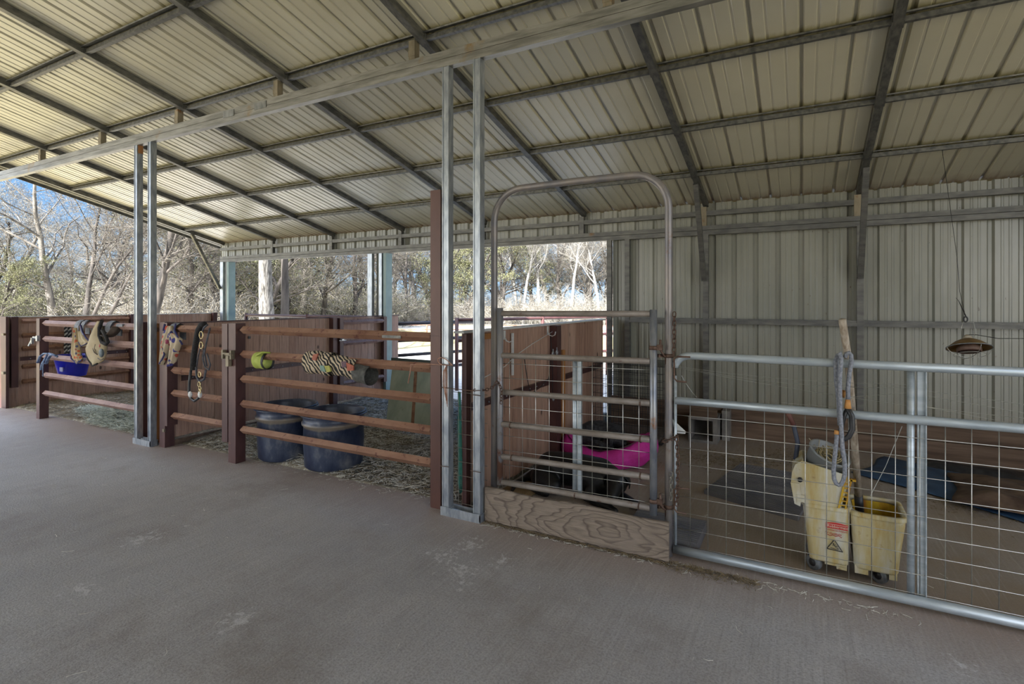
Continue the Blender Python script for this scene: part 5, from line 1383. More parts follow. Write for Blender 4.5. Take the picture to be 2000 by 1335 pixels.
for s_ in (-1, 1):
    m = MB()
    e0 = hd + Vector((s_ * 0.060, 0.015, 0.045))
    def ear(u, v, s_=s_, e0=e0):
        w = 0.040 * math.sin(PI * (0.12 + 0.88 * (1 - u) ** 0.8) * 0.5) * (1 - u * 0.35)
        return e0 + Vector((s_ * (0.006 + 0.030 * math.sin(u * 2.0)), -0.012 - 0.012 * u + (v - 0.5) * 2 * w * 0.9, 0.008 * math.sin(PI * u) - 0.085 * u ** 1.2))
    m.grid(ear, 10, 8, (s_ * 0.007, 0, 0.002)); m.build('ear', COAT, t)
    m = MB(); m.ball(hd + Vector((s_ * 0.032, -0.0545, 0.016)), 0.0100, 12); m.build('eye', simple('dark_brown_eye', (0.010, 0.005, 0.003), None, 8, 0.08), t)
m = MB(); m.ball(hd + Vector((0.004, -0.158, -0.064)), (0.016, 0.010, 0.012), 12); m.build('nose', simple('wet_black_nose', (0.004, 0.004, 0.005), None, 8, 0.2), t)
# second dog curled asleep on the bed
t = thing('dog', 'black curly-coated dog curled asleep on the pink bed', 'dog', bc + Vector((-0.06, 0.06, 0.1)), 'black dogs in the pen')
o_ = bc + Vector((-0.10, 0.06, 0.0)); caps = []
ring = [(o_ + Vector((0.17 * math.cos(a), 0.12 * math.sin(a), 0.185 + 0.01 * math.sin(a)))) for a in [3.4 - k * 0.52 for k in range(9)]]
rad = [0.085, 0.110, 0.125, 0.128, 0.120, 0.112, 0.098, 0.080, 0.066]
for k in range(8): caps.append((ring[k], rad[k], ring[k + 1], rad[k + 1]))
hh = ring[-1] + Vector((0.05, -0.05, 0.03)); caps += [(ring[-1], 0.066, hh, 0.062), (hh, 0.058, hh + Vector((0.10, -0.04, -0.02)), 0.036), (hh + Vector((0.10, -0.04, -0.02)), 0.034, hh + Vector((0.12, -0.045, -0.022)), 0.030),
         (o_ + Vector((-0.12, -0.10, 0.14)), 0.05, o_ + Vector((0.06, -0.20, 0.14)), 0.03), (o_ + Vector((0.0, -0.14, 0.15)), 0.04, o_ + Vector((0.16, -0.16, 0.14)), 0.028), (o_ + Vector((0.1, 0.05, 0.16)), 0.06, o_ + Vector((-0.02, 0.02, 0.16)), 0.07)]
CURLY = simple('curly_black_coat', (0.008, 0.008, 0.01), (0.04, 0.04, 0.046), 38, 0.7, 0, (1, 1, 1), 1.0)
capsule_body('body', caps, CURLY, t, 0.010, 5)
for s_ in (-1, 1):
    m = MB(); e0 = hh + Vector((0.0, s_ * 0.045, 0.03))
    m.grid(lambda u, v, s_=s_, e0=e0: e0 + Vector(((v - 0.5) * 0.05 * (1 - 0.4 * u), s_ * 0.028 * math.sin(u * 1.8), -0.065 * u)), 8, 6, (0, s_ * 0.006, 0)); m.build('ear', CURLY, t)
m = MB(); m.ball(hh + Vector((0.148, -0.052, -0.018)), 0.011, 10); m.build('nose', simple('dull_black_nose', (0.004, 0.004, 0.005), None, 8, 0.4), t)

# tan blanket by the dog, tarp and brown blanket at right
def crumple(x0, x1, y0, y1, h, seed, outline=None, nu=46, nv=34):
    r = random.Random(seed); W = [(r.uniform(2, 9), r.uniform(2, 9), r.uniform(0, 6), r.uniform(0.3, 1)) for _ in range(7)]
    def fn(u, v):
        x = x0 + (x1 - x0) * u; y = y0 + (y1 - y0) * v
        e = min(1, 6 * min(u, 1 - u, v, 1 - v))
        z = sum(w * math.sin(a * x + b_ * y + c_) for a, b_, c_, w in W) / 3.0
        dx = 0.018 * math.sin(y * 7 + seed); dy = 0.018 * math.sin(x * 6 + seed)
        return Vector((x + dx, y + dy, 0.006 + h * (0.25 + 0.75 * e) * (0.55 + 0.45 * abs(z))))
    m = MB(); m.grid(fn, nu, nv, (0, 0, -0.005)); return m
tag(crumple(-2.14, -1.86, 3.55, 4.15, 0.035, 3).build('blanket', simple('tan_blanket', (0.17, 0.11, 0.05), (0.26, 0.18, 0.09), 9, 0.95)), 'crumpled tan blanket beside the board partition behind the mesh gate', 'blanket')
m = crumple(0.0, 1.0, 0.0, 1.0, 0.05, 5)
# map unit square to the tarp's quadrilateral on the floor
q = [Vector((0.42, 5.70, 0)), Vector((1.55, 4.86, 0)), Vector((2.3, 5.5, 0)), Vector((0.75, 6.45, 0))]
def toq(m, q):
    out = []
    for x, y, z in m.v:
        a = q[0].lerp(q[1], x); b_ = q[3].lerp(q[2], x); p = a.lerp(b_, y); out.append((p.x, p.y, z))
    m.v = out; return m
TARP = simple('faded_blue_tarp', (0.010, 0.035, 0.085), (0.03, 0.075, 0.15), 6, 0.6, 0, (1, 1, 1), 0.3, ((0.10, 0.075, 0.05), 5, 0.60))
tag(toq(m, q).build('tarp', TARP), 'crumpled dark blue tarp on the pen floor at right', 'tarp')
m = toq(crumple(0, 1, 0, 1, 0.13, 11), [Vector((1.02, 5.12, 0)), Vector((2.2, 4.75, 0)), Vector((2.6, 5.7, 0)), Vector((1.15, 5.95, 0))])
for k in range(len(m.v)): x, y, z = m.v[k]; m.v[k] = (x, y, z + 0.03)
tag(m.build('blanket', simple('brown_blanket', (0.055, 0.030, 0.018), (0.13, 0.085, 0.055), 8, 0.95, 0, (1, 1, 1), 0.4)), 'heavy rumpled brown blanket heaped over the right part of the blue tarp', 'blanket')
m = toq(crumple(0, 1, 0, 1, 0.06, 8), [Vector((0.95, 6.10, 0)), Vector((1.7, 6.05, 0)), Vector((1.75, 6.42, 0)), Vector((0.98, 6.45, 0))])
tag(m.build('rubber_sheet', M['black']), 'flat black rubber sheet behind the blue tarp near the wall', 'sheet')

# hooks and cord on the divider
for k, (y, lb) in enumerate(((3.87, 'nearer white J hook on the board partition beside the pen'), (4.73, 'farther white J hook on the board partition beside the pen, next to the dark post'))):
    x = -2.165; z = 1.31
    m = MB(); m.bx(x, x + 0.006, y - 0.012, y + 0.012, z - 0.075, z)
    m.tube([(x + 0.006, y, z - 0.055), (x + 0.02, y + 0.0, z - 0.085), (x + 0.05, y, z - 0.095), (x + 0.078, y, z - 0.082), (x + 0.085, y, z - 0.05)], 0.008, 8, flat=0.6)
    tag(m.build('hook', M['white']), lb, 'hook', 'white J hooks')
m = MB(); m.tube([(-2.10, 4.70, 1.26), (-2.12, 4.3, 1.17), (-2.13, 4.0, 1.09), (-2.13, 3.82, 1.02), (-2.14, 3.40, 0.95)], 0.003, 5)
tag(m.build('cord', M['white']), 'thin white cord slung between hooks on the board partition', 'cord')
m = MB(); m.tube([(-2.16, 4.22, 1.06), (-2.15, 4.27, 0.85), (-2.15, 4.33, 0.72), (-2.15, 4.5, 0.74), (-2.15, 4.72, 0.80), (-2.14, 4.78, 1.02)], 0.004, 5); m.tube([(-2.15, 4.76, 1.25), (-2.13, 4.77, 1.0), (-2.13, 4.77, 0.62)], 0.004, 5)
tag(m.build('cable', M['black']), 'black cable drooping on the board partition behind the mesh gate', 'cable')
tag(B1(-2.18, -2.165, 4.02, 4.04, 0.92, 1.28, 'metal_strip', M['white']), 'pale vertical metal strip on the boards between the two hooks', 'strip', 'pale metal strips')
tag(B1(-2.18, -2.165, 3.42, 3.44, 0.98, 1.29, 'metal_strip', M['white']), 'pale vertical metal strip on the boards just behind the twin posts', 'strip', 'pale metal strips')
for c_, lb in (((-2.12, 4.76, 1.04), 'upper round metal snap clip on the black cable'), ((-2.11, 4.83, 1.05), 'upper metal snap clip beside the dark post, farther of two'), ((-2.12, 4.77, 0.61), 'lowest metal snap clip hanging before the dark post')):
    m = MB(); c_ = Vector(c_)
    m.tube([c_ + Vector((0, 0.018 * math.cos(a), 0.024 * math.sin(a))) for a in [2 * PI * k / 12 for k in range(12)]], 0.006, 6, True, True); m.tube([c_ + Vector((0, 0, 0.024)), c_ + Vector((0, 0, 0.05))], 0.006, 6)
    tag(m.build('snap_clip', M['galv_post']), lb, 'clip', 'snap clips on the cable')
# ================================================================== STRAW AND HAY
def strands(name, n, sampler, lmin, lmax, w, mat, label, cat, seed, lift=0.02, tilt=0.35, loc=None):
    r = random.Random(seed); m = MB()
    V = []; F = []
    for _ in range(n):
        x, y, z = sampler(r); L = r.uniform(lmin, lmax); a = r.uniform(0, 2 * PI); c = r.uniform(-0.6, 0.6); tl = r.uniform(-tilt, tilt); zz = z + r.uniform(0, lift)
        dx, dy = math.cos(a), math.sin(a); nx, ny = -dy, dx
        b = len(V)
        for k, f in enumerate((-0.5, 0.0, 0.5)):
            o = c * L * (0.25 - f * f) * 1.2
            px_ = x + dx * f * L + nx * o; py_ = y + dy * f * L + ny * o; pz = max(z + 0.002, zz + f * L * tl)
            V.append((px_ - nx * w / 2, py_ - ny * w / 2, pz)); V.append((px_ + nx * w / 2, py_ + ny * w / 2, pz + w * 0.5))
        F += [(b, b + 2, b + 3, b + 1), (b + 2, b + 4, b + 5, b + 3)]
    m.v = V; m.f = F; m.s = [False] * len(F); m.m = [0] * len(F)
    o = m.build(name, mat); return tag(o, label, cat, None, 'stuff')
HAY = simple('grey_green_hay', (0.36, 0.40, 0.35), (0.66, 0.70, 0.64), 30, 0.9)
STRAW = simple('old_straw', (0.42, 0.40, 0.34), (0.72, 0.71, 0.66), 26, 0.9)
STRAWB = simple('brown_straw', (0.11, 0.08, 0.04), (0.24, 0.18, 0.10), 26, 0.9)
def inpile(cx, cy, rx, ry, h):
    def f(r):
        a = r.uniform(0, 2 * PI); q = math.sqrt(r.random())
        x = cx + rx * q * math.cos(a) * (1 + 0.25 * math.sin(3 * a + cx)); y = max(YS + 0.015, cy + ry * q * math.sin(a))
        top = h * (1 - q * q) * (0.7 + 0.3 * math.sin(x * 9) * math.cos(y * 8)) 
        return x, y, hump(x, y) + r.uniform(0.3, 1.0) * max(top, 0.004)
    return f
strands('hay_pile', 7000, inpile(-7.55, 3.80, 1.25, 0.42, 0.13), 0.06, 0.20, 0.0045, HAY, 'loose pile of grey-green hay behind the left panel', 'hay', 1, 0.02, 0.5)
strands('hay_pile', 2600, inpile(-8.9, 5.6, 0.8, 1.2, 0.05), 0.06, 0.16, 0.004, STRAWB, 'thin brown hay scatter at the back of the left stall', 'hay', 2)
def stall2(r):
    x = r.uniform(-5.80, -2.3); y = YS + 0.02 + 3.2 * r.random() ** 1.1
    cl = 0.5 + 0.5 * math.sin(x * 5.1 + 2 * math.sin(y * 3.3)) * math.cos(y * 4.6 + x)
    return x, y, hump(x, y) + 0.035 * cl * r.random()
strands('straw_bedding', 19000, stall2, 0.03, 0.12, 0.0042, STRAW, 'pale trampled straw bedding over the stall with the tubs', 'straw', 3, 0.012, 0.25)
strands('straw_bedding', 6000, stall2, 0.03, 0.10, 0.0045, STRAWB, 'dark brown chaff mixed through the bedding of the stall with the tubs', 'straw', 4, 0.02, 0.25)
def stall1(r):
    x = r.uniform(-10.1, -6.10); y = YS + 0.02 + 3.2 * r.random()
    return x, y, hump(x, y) + 0.02 * r.random()
strands('straw_bedding', 7000, stall1, 0.03, 0.12, 0.0045, STRAWB, 'brown straw bedding over the left stall', 'straw', 5)
def aisle(r):
    u = r.random()
    if u < 0.30: x = r.uniform(-1.95, -0.69); y = 3.205 - abs(r.gauss(0, 0.015))
    elif u < 0.50: x = r.uniform(-0.69, 0.5); y = 3.26 - abs(r.gauss(0, 0.05))
    elif u < 0.72: x = r.uniform(-4.7, -2.45); y = 3.42 - abs(r.gauss(0, 0.06))
    elif u < 0.80: x = r.uniform(-1.0, 2.5); y = r.uniform(3.4, 6.4)
    else: x = r.uniform(-6.5, 1.5); y = r.uniform(0.9, 3.2)
    return x, y, 0.0
strands('straw_litter', 620, aisle, 0.015, 0.07, 0.0024, STRAW, 'stray straw bits scattered over the concrete floor', 'straw', 6, 0.004, 0.05)
def edge(r):
    if r.random() < 0.6: return r.uniform(-1.95, -0.69), 3.212 - abs(r.gauss(0, 0.012)), 0.0
    return r.uniform(-0.69, -0.2), 3.25 - abs(r.gauss(0, 0.05)), 0.0
strands('chaff', 1500, edge, 0.008, 0.04, 0.0026, STRAWB, 'brown chaff along the foot of the plywood kick board', 'chaff', 7, 0.014, 0.3)
def penpatch(r):
    c = ((-0.75, 5.55), (-0.05, 6.0), (-0.4, 5.7), (1.1, 5.2))[r.randrange(4)]
    return c[0] + r.gauss(0, 0.22), min(6.5, c[1] + r.gauss(0, 0.16)), 0.0
strands('chaff', 1700, penpatch, 0.01, 0.05, 0.004, STRAWB, 'dark chaff patches on the pen floor behind the wide gate', 'chaff', 8, 0.008, 0.2)

# ================================================================== TREES BEYOND THE BARN
def bark(name, a, b_): return simple(name, a, b_, 5, 0.9, 0, (1, 1, 0.25), 0.5)
BARKS = [bark('grey_bark', (0.055, 0.048, 0.042), (0.20, 0.185, 0.165)), bark('dark_bark', (0.014, 0.012, 0.011), (0.075, 0.065, 0.058)), bark('pale_bark', (0.15, 0.145, 0.135), (0.33, 0.32, 0.30))]
BARKS.append(simple('furrowed_bark', (0.02, 0.018, 0.015), (0.20, 0.19, 0.175), 16, 0.95, 0, (1.6, 1.6, 0.30), 1.0, None, False, 6))
TWIGS = [simple('grey_twigs', (0.075, 0.070, 0.062), (0.20, 0.19, 0.17), 1.5, 0.9), simple('brown_twigs', (0.035, 0.030, 0.026), (0.12, 0.108, 0.092), 1.5, 0.9), simple('pale_twigs', (0.13, 0.125, 0.11), (0.29, 0.28, 0.26), 1.5, 0.9)]
def leafm(name, a, b_):
    m, nt, b = newmat(name); n = noise(nt, coords(nt), 1.6, 4)
    nt.links.new(ramp(nt, n, [(0.35, a), (0.65, b_)]), b.inputs['Base Color']); b.inputs['Roughness'].default_value = 0.7
    return m
LEAVES = [leafm('olive_leaves', (0.055, 0.062, 0.025), (0.15, 0.15, 0.07)), leafm('tan_leaves', (0.12, 0.10, 0.065), (0.22, 0.19, 0.13)), leafm('dark_green_leaves', (0.018, 0.028, 0.010), (0.05, 0.065, 0.025))]

TW = 0.4
def grow(seed, H, r0, fork=0.35, spread=1.0, nb=(11, 7, 6, 5), lens=(0.55, 0.5, 0.45, 0.5), lean=(0, 0), wig=0.25, leaf=0, leafsize=0.05, rmin=0.0038, droop=0.0, twins=1):
    r = random.Random(seed); T = MB(); W = MB(); L = MB()
    def path(p, d, length, n, wob, grav):
        P = [p.copy()]; d = d.copy()
        for k in range(n):
            d = (d + Vector((r.gauss(0, wob), r.gauss(0, wob), r.gauss(0, wob * 0.7) + grav))).normalized()
            p = p + d * (length / n); P.append(p.copy())
        return P
    def branch(p, d, length, rad, lev):
        n = (8, 6, 4, 3, 2)[lev]
        P = path(p, d, length, n, wig * (TW if lev == 0 else (0, 0.8, 1.0, 1.0, 1.2)[lev]), (0.0, 0.05, 0.04, 0.02, 0.0)[lev] - droop * (lev > 1))
        R = [max(rmin * 0.8, rad * (1 - 0.72 * k / n)) for k in range(n + 1)]
        (T if lev < 2 else W).tube(P, R, (9, 6, 4, 3, 3)[lev], False)
        if lev >= 4 or lev >= len(nb):
            pass
        else:
            cnt = nb[lev]
            for j in range(cnt):
                f = fork + (1 - fork) * (j + r.random()) / cnt if lev == 0 else 0.18 + 0.82 * (j + r.random()) / cnt
                f = min(f, 0.999); i = int(f * n); q = P[i].lerp(P[i + 1], f * n - i)
                td = (P[i + 1] - P[i]).normalized()
                a = r.uniform(0, 2 * PI); side = Vector((math.cos(a), math.sin(a), r.uniform(-0.1, 0.5)))
                side = (side - td * side.dot(td)).normalized()
                ang = r.uniform(0.6, 1.15) * spread
                nd = (td * math.cos(ang) + side * math.sin(ang)).normalized()
                ll = length * lens[lev] * r.uniform(0.65, 1.25) * (1.15 - 0.5 * f)
                rr = max(rmin, R[i] * (r.uniform(0.32, 0.5) if lev < 2 else r.uniform(0.42, 0.6)))
                branch(q, nd, ll, rr, lev + 1)
        if lev >= 3 and leaf:
            for _ in range(leaf if lev >= 4 else max(1, leaf // 2)):
                q = P[r.randrange(1, len(P))] + Vector((r.gauss(0, 0.06), r.gauss(0, 0.06), r.gauss(0, 0.06)))
                u = Vector((r.gauss(0, 1), r.gauss(0, 1), r.gauss(0, 1))).normalized(); v = u.cross(Vector((r.gauss(0, 1), r.gauss(0, 1), 1))).normalized()
                s_ = leafsize * r.uniform(0.6, 1.3)
                L.add([q, q + u * s_ + v * s_ * 0.35, q + u * s_ * 1.6, q + u * s_ - v * s_ * 0.35], [(0, 1, 2, 3)])
    for k in range(twins):
        off = Vector((0.35 * r0 * 4 * k, 0.1 * k, 0)); ln = Vector((lean[0] + 0.25 * k, lean[1] - 0.1 * k, 1)).normalized()
        # buttress flare
        T.tube([off + Vector((0, 0, -0.25)), off + Vector((0, 0, 0.15))], [r0 * 1.45, r0 * 1.02], 10, False)
        branch(off + Vector((0, 0, 0.1)), ln, H * (0.72 if k == 0 else 0.66), r0 * (1 if k == 0 else 0.7), 0)
    return T, W, L
def make_tree(name, label, group, T, W, L, bi, ti, li, cat='tree'):
    t = thing(name, label, cat, (0, 0, 0), group)
    T.build('trunk', BARKS[bi], t)
    if W.v: W.build('branches', TWIGS[ti], t)
    if L.v: L.build('leaves', LEAVES[li], t)
    return t
G_WOOD = 'bare winter trees in the woods behind the barn'
PT = {}
def proto(key, name, label, group, args, bi, ti, li, cat='tree'):
    PT[key] = [make_tree(name, label, group, *grow(**args), bi, ti, li, cat), False]
proto('oak', 'bare_oak', 'bare grey spreading tree in the woods beyond the barn', 'bare grey spreading trees', dict(seed=11, H=9.0, r0=0.20, fork=0.28, spread=1.0, nb=(12, 9, 8, 5), lens=(0.62, 0.52, 0.48, 0.55), leaf=1, leafsize=0.026), 0, 0, 1)
proto('oak2', 'bare_oak', 'tangled grey-brown tree in the woods beyond the barn', 'tangled grey-brown trees', dict(seed=23, H=8.5, r0=0.17, fork=0.22, spread=1.1, nb=(13, 9, 8, 5), lens=(0.66, 0.50, 0.50, 0.55), wig=0.35, leaf=1, leafsize=0.026), 1, 1, 0)
proto('pale', 'pale_tree', 'slender pale-barked tree in the woods beyond the barn', 'slender pale-barked trees', dict(seed=31, H=11.0, r0=0.11, fork=0.35, spread=0.75, nb=(13, 7, 6, 4), lens=(0.36, 0.5, 0.5, 0.5), wig=0.16, leaf=1, leafsize=0.024), 2, 2, 1)
proto('dark', 'dark_tree', 'dark-barked upright tree in the woods beyond the barn', 'dark-barked upright trees', dict(seed=47, H=9.5, r0=0.14, fork=0.2, spread=0.9, nb=(13, 8, 6, 4), lens=(0.45, 0.52, 0.5, 0.5), wig=0.28, leaf=1, leafsize=0.024), 1, 1, 1)
proto('green', 'evergreen_oak', 'olive-green leafy tree in the woods beyond the barn', 'olive-green leafy trees', dict(seed=59, H=6.5, r0=0.15, fork=0.12, spread=1.0, nb=(13, 8, 7, 3), lens=(0.52, 0.5, 0.5, 0.5), wig=0.3, leaf=6, leafsize=0.05), 1, 1, 0)
def brush(seed, n, H, R, leaf, rr=0.005):
    r = random.Random(seed); T = MB(); W = MB(); L = MB()
    for k in range(n):
        a = r.uniform(0, 2 * PI); q = R * 0.5 * math.sqrt(r.random()); p = Vector((q * math.cos(a), q * math.sin(a), -0.1))
        d = Vector((math.cos(a) * r.uniform(0, 0.9), math.sin(a) * r.uniform(0, 0.9), 1)).normalized(); hh_ = H * r.uniform(0.5, 1.1)
        P = [p]
        for j in range(4): d = (d + Vector((r.gauss(0, 0.2), r.gauss(0, 0.2), -0.06))).normalized(); P.append(P[-1] + d * hh_ / 4)
        (T if k < n // 6 else W).tube(P, [rr * 2.2 * (1 - 0.18 * j) for j in range(5)], 4, False)
        for j in range(9):
            i = r.randrange(1, 4); q0 = P[i].lerp(P[i + 1], r.random()); dd = (d + Vector((r.gauss(0, 1), r.gauss(0, 1), r.gauss(0, 0.6)))).normalized()
            q1 = q0 + dd * r.uniform(0.25, 0.6) * H * 0.35; q2 = q1 + (dd + Vector((r.gauss(0, 0.5), r.gauss(0, 0.5), r.gauss(0, 0.4)))).normalized() * 0.3
            W.tube([q0, q1, q2], [rr * 1.1, rr, rr * 0.7], 3, False)
            for _ in range(leaf):
                q = q0.lerp(q2, r.random()) + Vector((r.gauss(0, 0.1), r.gauss(0, 0.1), r.gauss(0, 0.1)))
                u = Vector((r.gauss(0, 1), r.gauss(0, 1), r.gauss(0, 1))).normalized(); v = u.cross(Vector((0.2, 0.3, 1))).normalized(); s_ = r.uniform(0.03, 0.06)
                L.add([q, q + u * s_ + v * s_ * 0.35, q + u * s_ * 1.6, q + u * s_ - v * s_ * 0.35], [(0, 1, 2, 3)])
    return T, W, L
PT['brushT'] = [make_tree('brush_thicket', 'tan leafy brush thicket under the trees beyond the barn', 'tan brush thickets', *brush(3, 90, 3.0, 3.0, 8), 0, 2, 1, 'bush'), False]
PT['brushD'] = [make_tree('brush_thicket', 'dark olive brush thicket under the trees beyond the barn', 'dark brush thickets', *brush(8, 90, 2.8, 3.2, 10), 1, 1, 0, 'bush'), False]
PT['brushG'] = [make_tree('bare_thicket', 'bare whitish twiggy thicket under the trees beyond the barn', 'bare whitish thickets', *brush(14, 120, 3.4, 3.0, 3), 2, 2, 1, 'bush'), False]
rt = random.Random(77)
KIND = dict(oak='bare grey spreading tree', oak2='tangled grey-brown tree', pale='slender pale-barked tree', dark='dark-barked upright tree', green='olive-green leafy tree', brushT='tan leafy brush thicket', brushD='dark olive brush thicket', brushG='bare whitish twiggy thicket')
def plant(key, px, t, s=1.0, rz_=None, label=None, name=None):
    p = atT(px, t, -0.10); rz_ = rt.uniform(0, 2 * PI) if rz_ is None else rz_
    pr = PT[key]
    sc = (s * rt.uniform(0.92, 1.08), s * rt.uniform(0.92, 1.08), s)
    if not pr[1]:
        o = pr[0]; o.location = p; o.rotation_euler = (0, 0, rz_); o.scale = sc; pr[1] = True
    else: o = copy_thing(pr[0], p, rz_, sc)
    zone = 'seen left of the first twin posts' if px < 270 else ('seen between the twin posts and the corner post' if px < 430 else ('seen through the left back opening' if px < 745 else 'seen through the right back opening'))
    kind = KIND[key]
    far = 'far ' if t > 37 else ''
    o['label'] = far + kind + ' ' + zone; o['group'] = far + kind + ' ' + zone
    if label:
        o['label'] = label; 
        if 'group' in o: del o['group']
    return o
# --- named individuals
T_, W_, L_ = grow(seed=5, H=9.5, r0=0.22, fork=0.45, spread=1.05, nb=(11, 9, 8, 5), lens=(0.6, 0.52, 0.5, 0.5), wig=0.10, leaf=2, leafsize=0.02)
o = make_tree('old_oak', 'thick rough-barked grey trunk close behind the left back opening', None, T_, W_, L_, 3, 0, 1); o.location = atT(521, 14.5, -0.1); o.rotation_euler = (0, 0, 1.9)
T_, W_, L_ = grow(seed=6, H=9.0, r0=0.13, fork=0.45, spread=1.0, nb=(9, 8, 7, 4), lens=(0.6, 0.52, 0.5, 0.5), wig=0.10, leaf=1, leafsize=0.02)
o = make_tree('old_oak', 'dark trunk standing close against the thick grey trunk', None, T_, W_, L_, 1, 1, 1); o.location = atT(551, 14.9, -0.1); o.rotation_euler = (0, 0, 2.2)
T_, W_, L_ = grow(seed=16, H=9.0, r0=0.15, fork=0.30, spread=1.0, nb=(11, 9, 8, 5), lens=(0.66, 0.52, 0.5, 0.5), lean=(-0.10, 0.0), wig=0.26, leaf=1, leafsize=0.026)
o = make_tree('leaning_oak', 'tall bare pale-grey tree with spreading crown left of the first twin posts', None, T_, W_, L_, 0, 0, 1); o.location = atT(112, 21, -0.1); o.rotation_euler = (0, 0, 2.1)
T_, W_, L_ = grow(seed=21, H=7.6, r0=0.10, fork=0.3, spread=0.95, nb=(9, 8, 7, 4), lens=(0.7, 0.55, 0.5, 0.5), wig=0.3, leaf=1, leafsize=0.024, twins=3)
o = make_tree('forked_tree', 'dark multi-stemmed tree behind the hanging masks', None, T_, W_, L_, 1, 1, 1); o.location = atT(155, 18, -0.1); o.rotation_euler = (0, 0, 0.5)
T_, W_, L_ = grow(seed=34, H=9.5, r0=0.15, fork=0.25, spread=0.9, nb=(13, 9, 8, 5), lens=(0.55, 0.55, 0.5, 0.5), lean=(0.03, 0), wig=0.3, leaf=1, leafsize=0.024)
o = make_tree('old_oak', 'big dark tree with long arching limbs seen between the first twin posts', None, T_, W_, L_, 1, 1, 1); o.location = atT(288, 16.5, -0.1); o.rotation_euler = (0, 0, 3.6)
# --- woods left of the barn
for px, t, k, s in ((20, 26, 'oak', 0.85), (205, 27, 'oak', 0.85), (235, 22, 'oak2', 0.8), (330, 27, 'oak', 0.95), (372, 22, 'oak2', 0.8), (400, 30, 'green', 1.3), (-40, 24, 'oak2', 0.9),
                    (-12, 20, 'green', 0.62), (140, 34, 'dark', 0.9), (350, 38, 'oak', 1.0), (425, 26, 'green', 0.9), (-90, 34, 'oak', 1.0), (180, 44, 'oak', 1.0), (300, 46, 'oak2', 1.1)):
    plant(k, px, t, s)
for px, t, k, s in ((0, 22, 'brushD', 1.0), (40, 25, 'brushD', 1.1), (80, 24, 'brushD', 0.9), (120, 27, 'brushT', 1.0), (160, 26, 'brushD', 1.1), (200, 24, 'brushT', 0.9), (240, 26, 'brushD', 1.1), (300, 22, 'brushT', 0.9), (335, 23, 'brushT', 1.0),
                    (370, 21, 'brushT', 0.9), (400, 23, 'brushT', 1.0), (-40, 22, 'brushD', 1.1), (20, 34, 'brushD', 1.4), (70, 36, 'brushD', 1.4), (130, 38, 'brushD', 1.5), (190, 36, 'brushD', 1.4), (250, 38, 'brushT', 1.5), (320, 36, 'brushT', 1.5), (390, 36, 'brushD', 1.5)):
    plant(k, px, t, s)
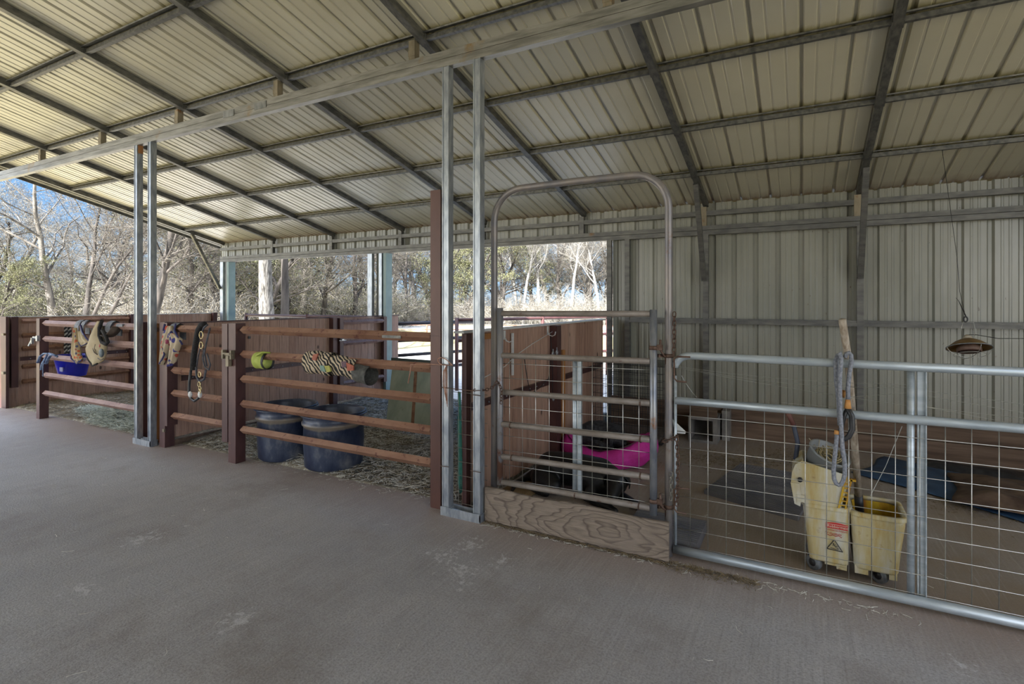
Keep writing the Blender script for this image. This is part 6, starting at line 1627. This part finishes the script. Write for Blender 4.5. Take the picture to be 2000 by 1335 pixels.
# --- woods seen through the back openings
for px, t, k, s in ((455, 24, 'green', 1.1), (480, 30, 'oak', 1.0), (470, 38, 'oak2', 1.3), (560, 26, 'green', 1.0), (590, 30, 'oak', 1.1), (625, 27, 'oak2', 0.95), (660, 33, 'oak', 1.2), (690, 28, 'dark', 1.0), (715, 36, 'oak2', 1.3), (540, 36, 'oak2', 1.3), (610, 42, 'green', 1.9), (500, 22, 'oak2', 0.8),
                    (765, 36, 'pale', 1.0), (790, 34, 'dark', 0.9), (815, 38, 'oak', 1.1), (835, 36, 'green', 1.2), (870, 40, 'pale', 0.9), (905, 36, 'green', 1.2), (925, 42, 'pale', 0.95), (960, 38, 'oak2', 1.0), (985, 36, 'dark', 0.85), (1010, 44, 'pale', 1.05), (1022, 36, 'pale', 1.0), (1055, 37, 'pale', 1.15),
                    (1075, 42, 'green', 1.3), (1090, 38, 'dark', 0.9), (1115, 36, 'pale', 1.05), (1140, 40, 'oak', 1.0), (1155, 37, 'dark', 0.9), (1170, 36, 'pale', 0.95), (1185, 40, 'dark', 1.0), (1210, 37, 'pale', 1.1), (740, 42, 'oak', 1.2), (850, 46, 'oak2', 1.3), (990, 50, 'oak2', 1.2), (1100, 50, 'oak', 1.1), (1040, 52, 'dark', 1.2), (1165, 50, 'oak2', 1.1), (775, 50, 'dark', 1.3), (900, 52, 'dark', 1.1)):
    plant(k, px, t, s)
for i, px in enumerate(range(440, 1220, 26)):
    plant(('brushT', 'brushG', 'brushD', 'brushG', 'brushT')[i % 5] if px > 740 else ('brushT', 'brushT', 'brushD')[i % 3], px, 30 + (i * 7) % 5 if px < 740 else 35 + (i * 7) % 5, 1.1 if px < 740 else 0.8)
for i, px in enumerate(range(430, 1230, 36)):
    plant(('dark', 'pale', 'oak2')[i % 3] if px > 740 else ('brushD', 'brushT')[i % 2], px + 9, 42 + (i * 5) % 9, 1.0 if px > 740 else 1.6)

# ================================================================== PIPE FENCES OUTSIDE
def pipe_fence(pts, zs, label, mat, r=0.03, posts=True, group='pipe fences outside'):
    t = thing('pipe_fence', label, 'fence', (pts[0][0], pts[0][1], -0.05), group)
    for z in zs:
        m = MB(); m.tube([(p[0], p[1], z) for p in pts], r, 8); m.build('rail', mat, t)
    if posts:
        for p in pts:
            m = MB(); m.tube([(p[0], p[1], -0.1), (p[0], p[1], max(zs) + 0.04)], r * 1.15, 8); m.build('post', mat, t)
DK = simple('dark_pipe', (0.018, 0.016, 0.02), (0.04, 0.03, 0.035), 9, 0.45)
pipe_fence([(-6.30, 7.20), (-5.95, 8.05), (-5.55, 9.0)], (1.16, 0.86, 0.60, 0.34), 'dark pipe gate swung outward behind the stall with the tubs', DK)
pipe_fence([(-5.42, 7.95), (-4.5, 9.6), (-3.70, 11.2), (-2.6, 13.3)], (1.22, 0.85, 0.48), 'maroon pipe fence running out behind the board partition', M['maroon'])
pipe_fence([(-10.0, 7.05), (-8.2, 7.05), (-6.4, 7.05)], (1.27, 0.9, 0.5), 'maroon pipe panel closing the back of the left stall', M['maroon'])
RUSTP = simple('rusty_far_pipe', (0.25, 0.12, 0.08), (0.36, 0.2, 0.13), 9, 0.6)
pipe_fence([(-26, 17.5), (-21, 19.2), (-16, 20.9), (-11, 22.6), (-6, 24.3), (-1, 26)], (0.42, 0.2), 'thin rusty pasture fence crossing the dry grass', RUSTP, 0.03)
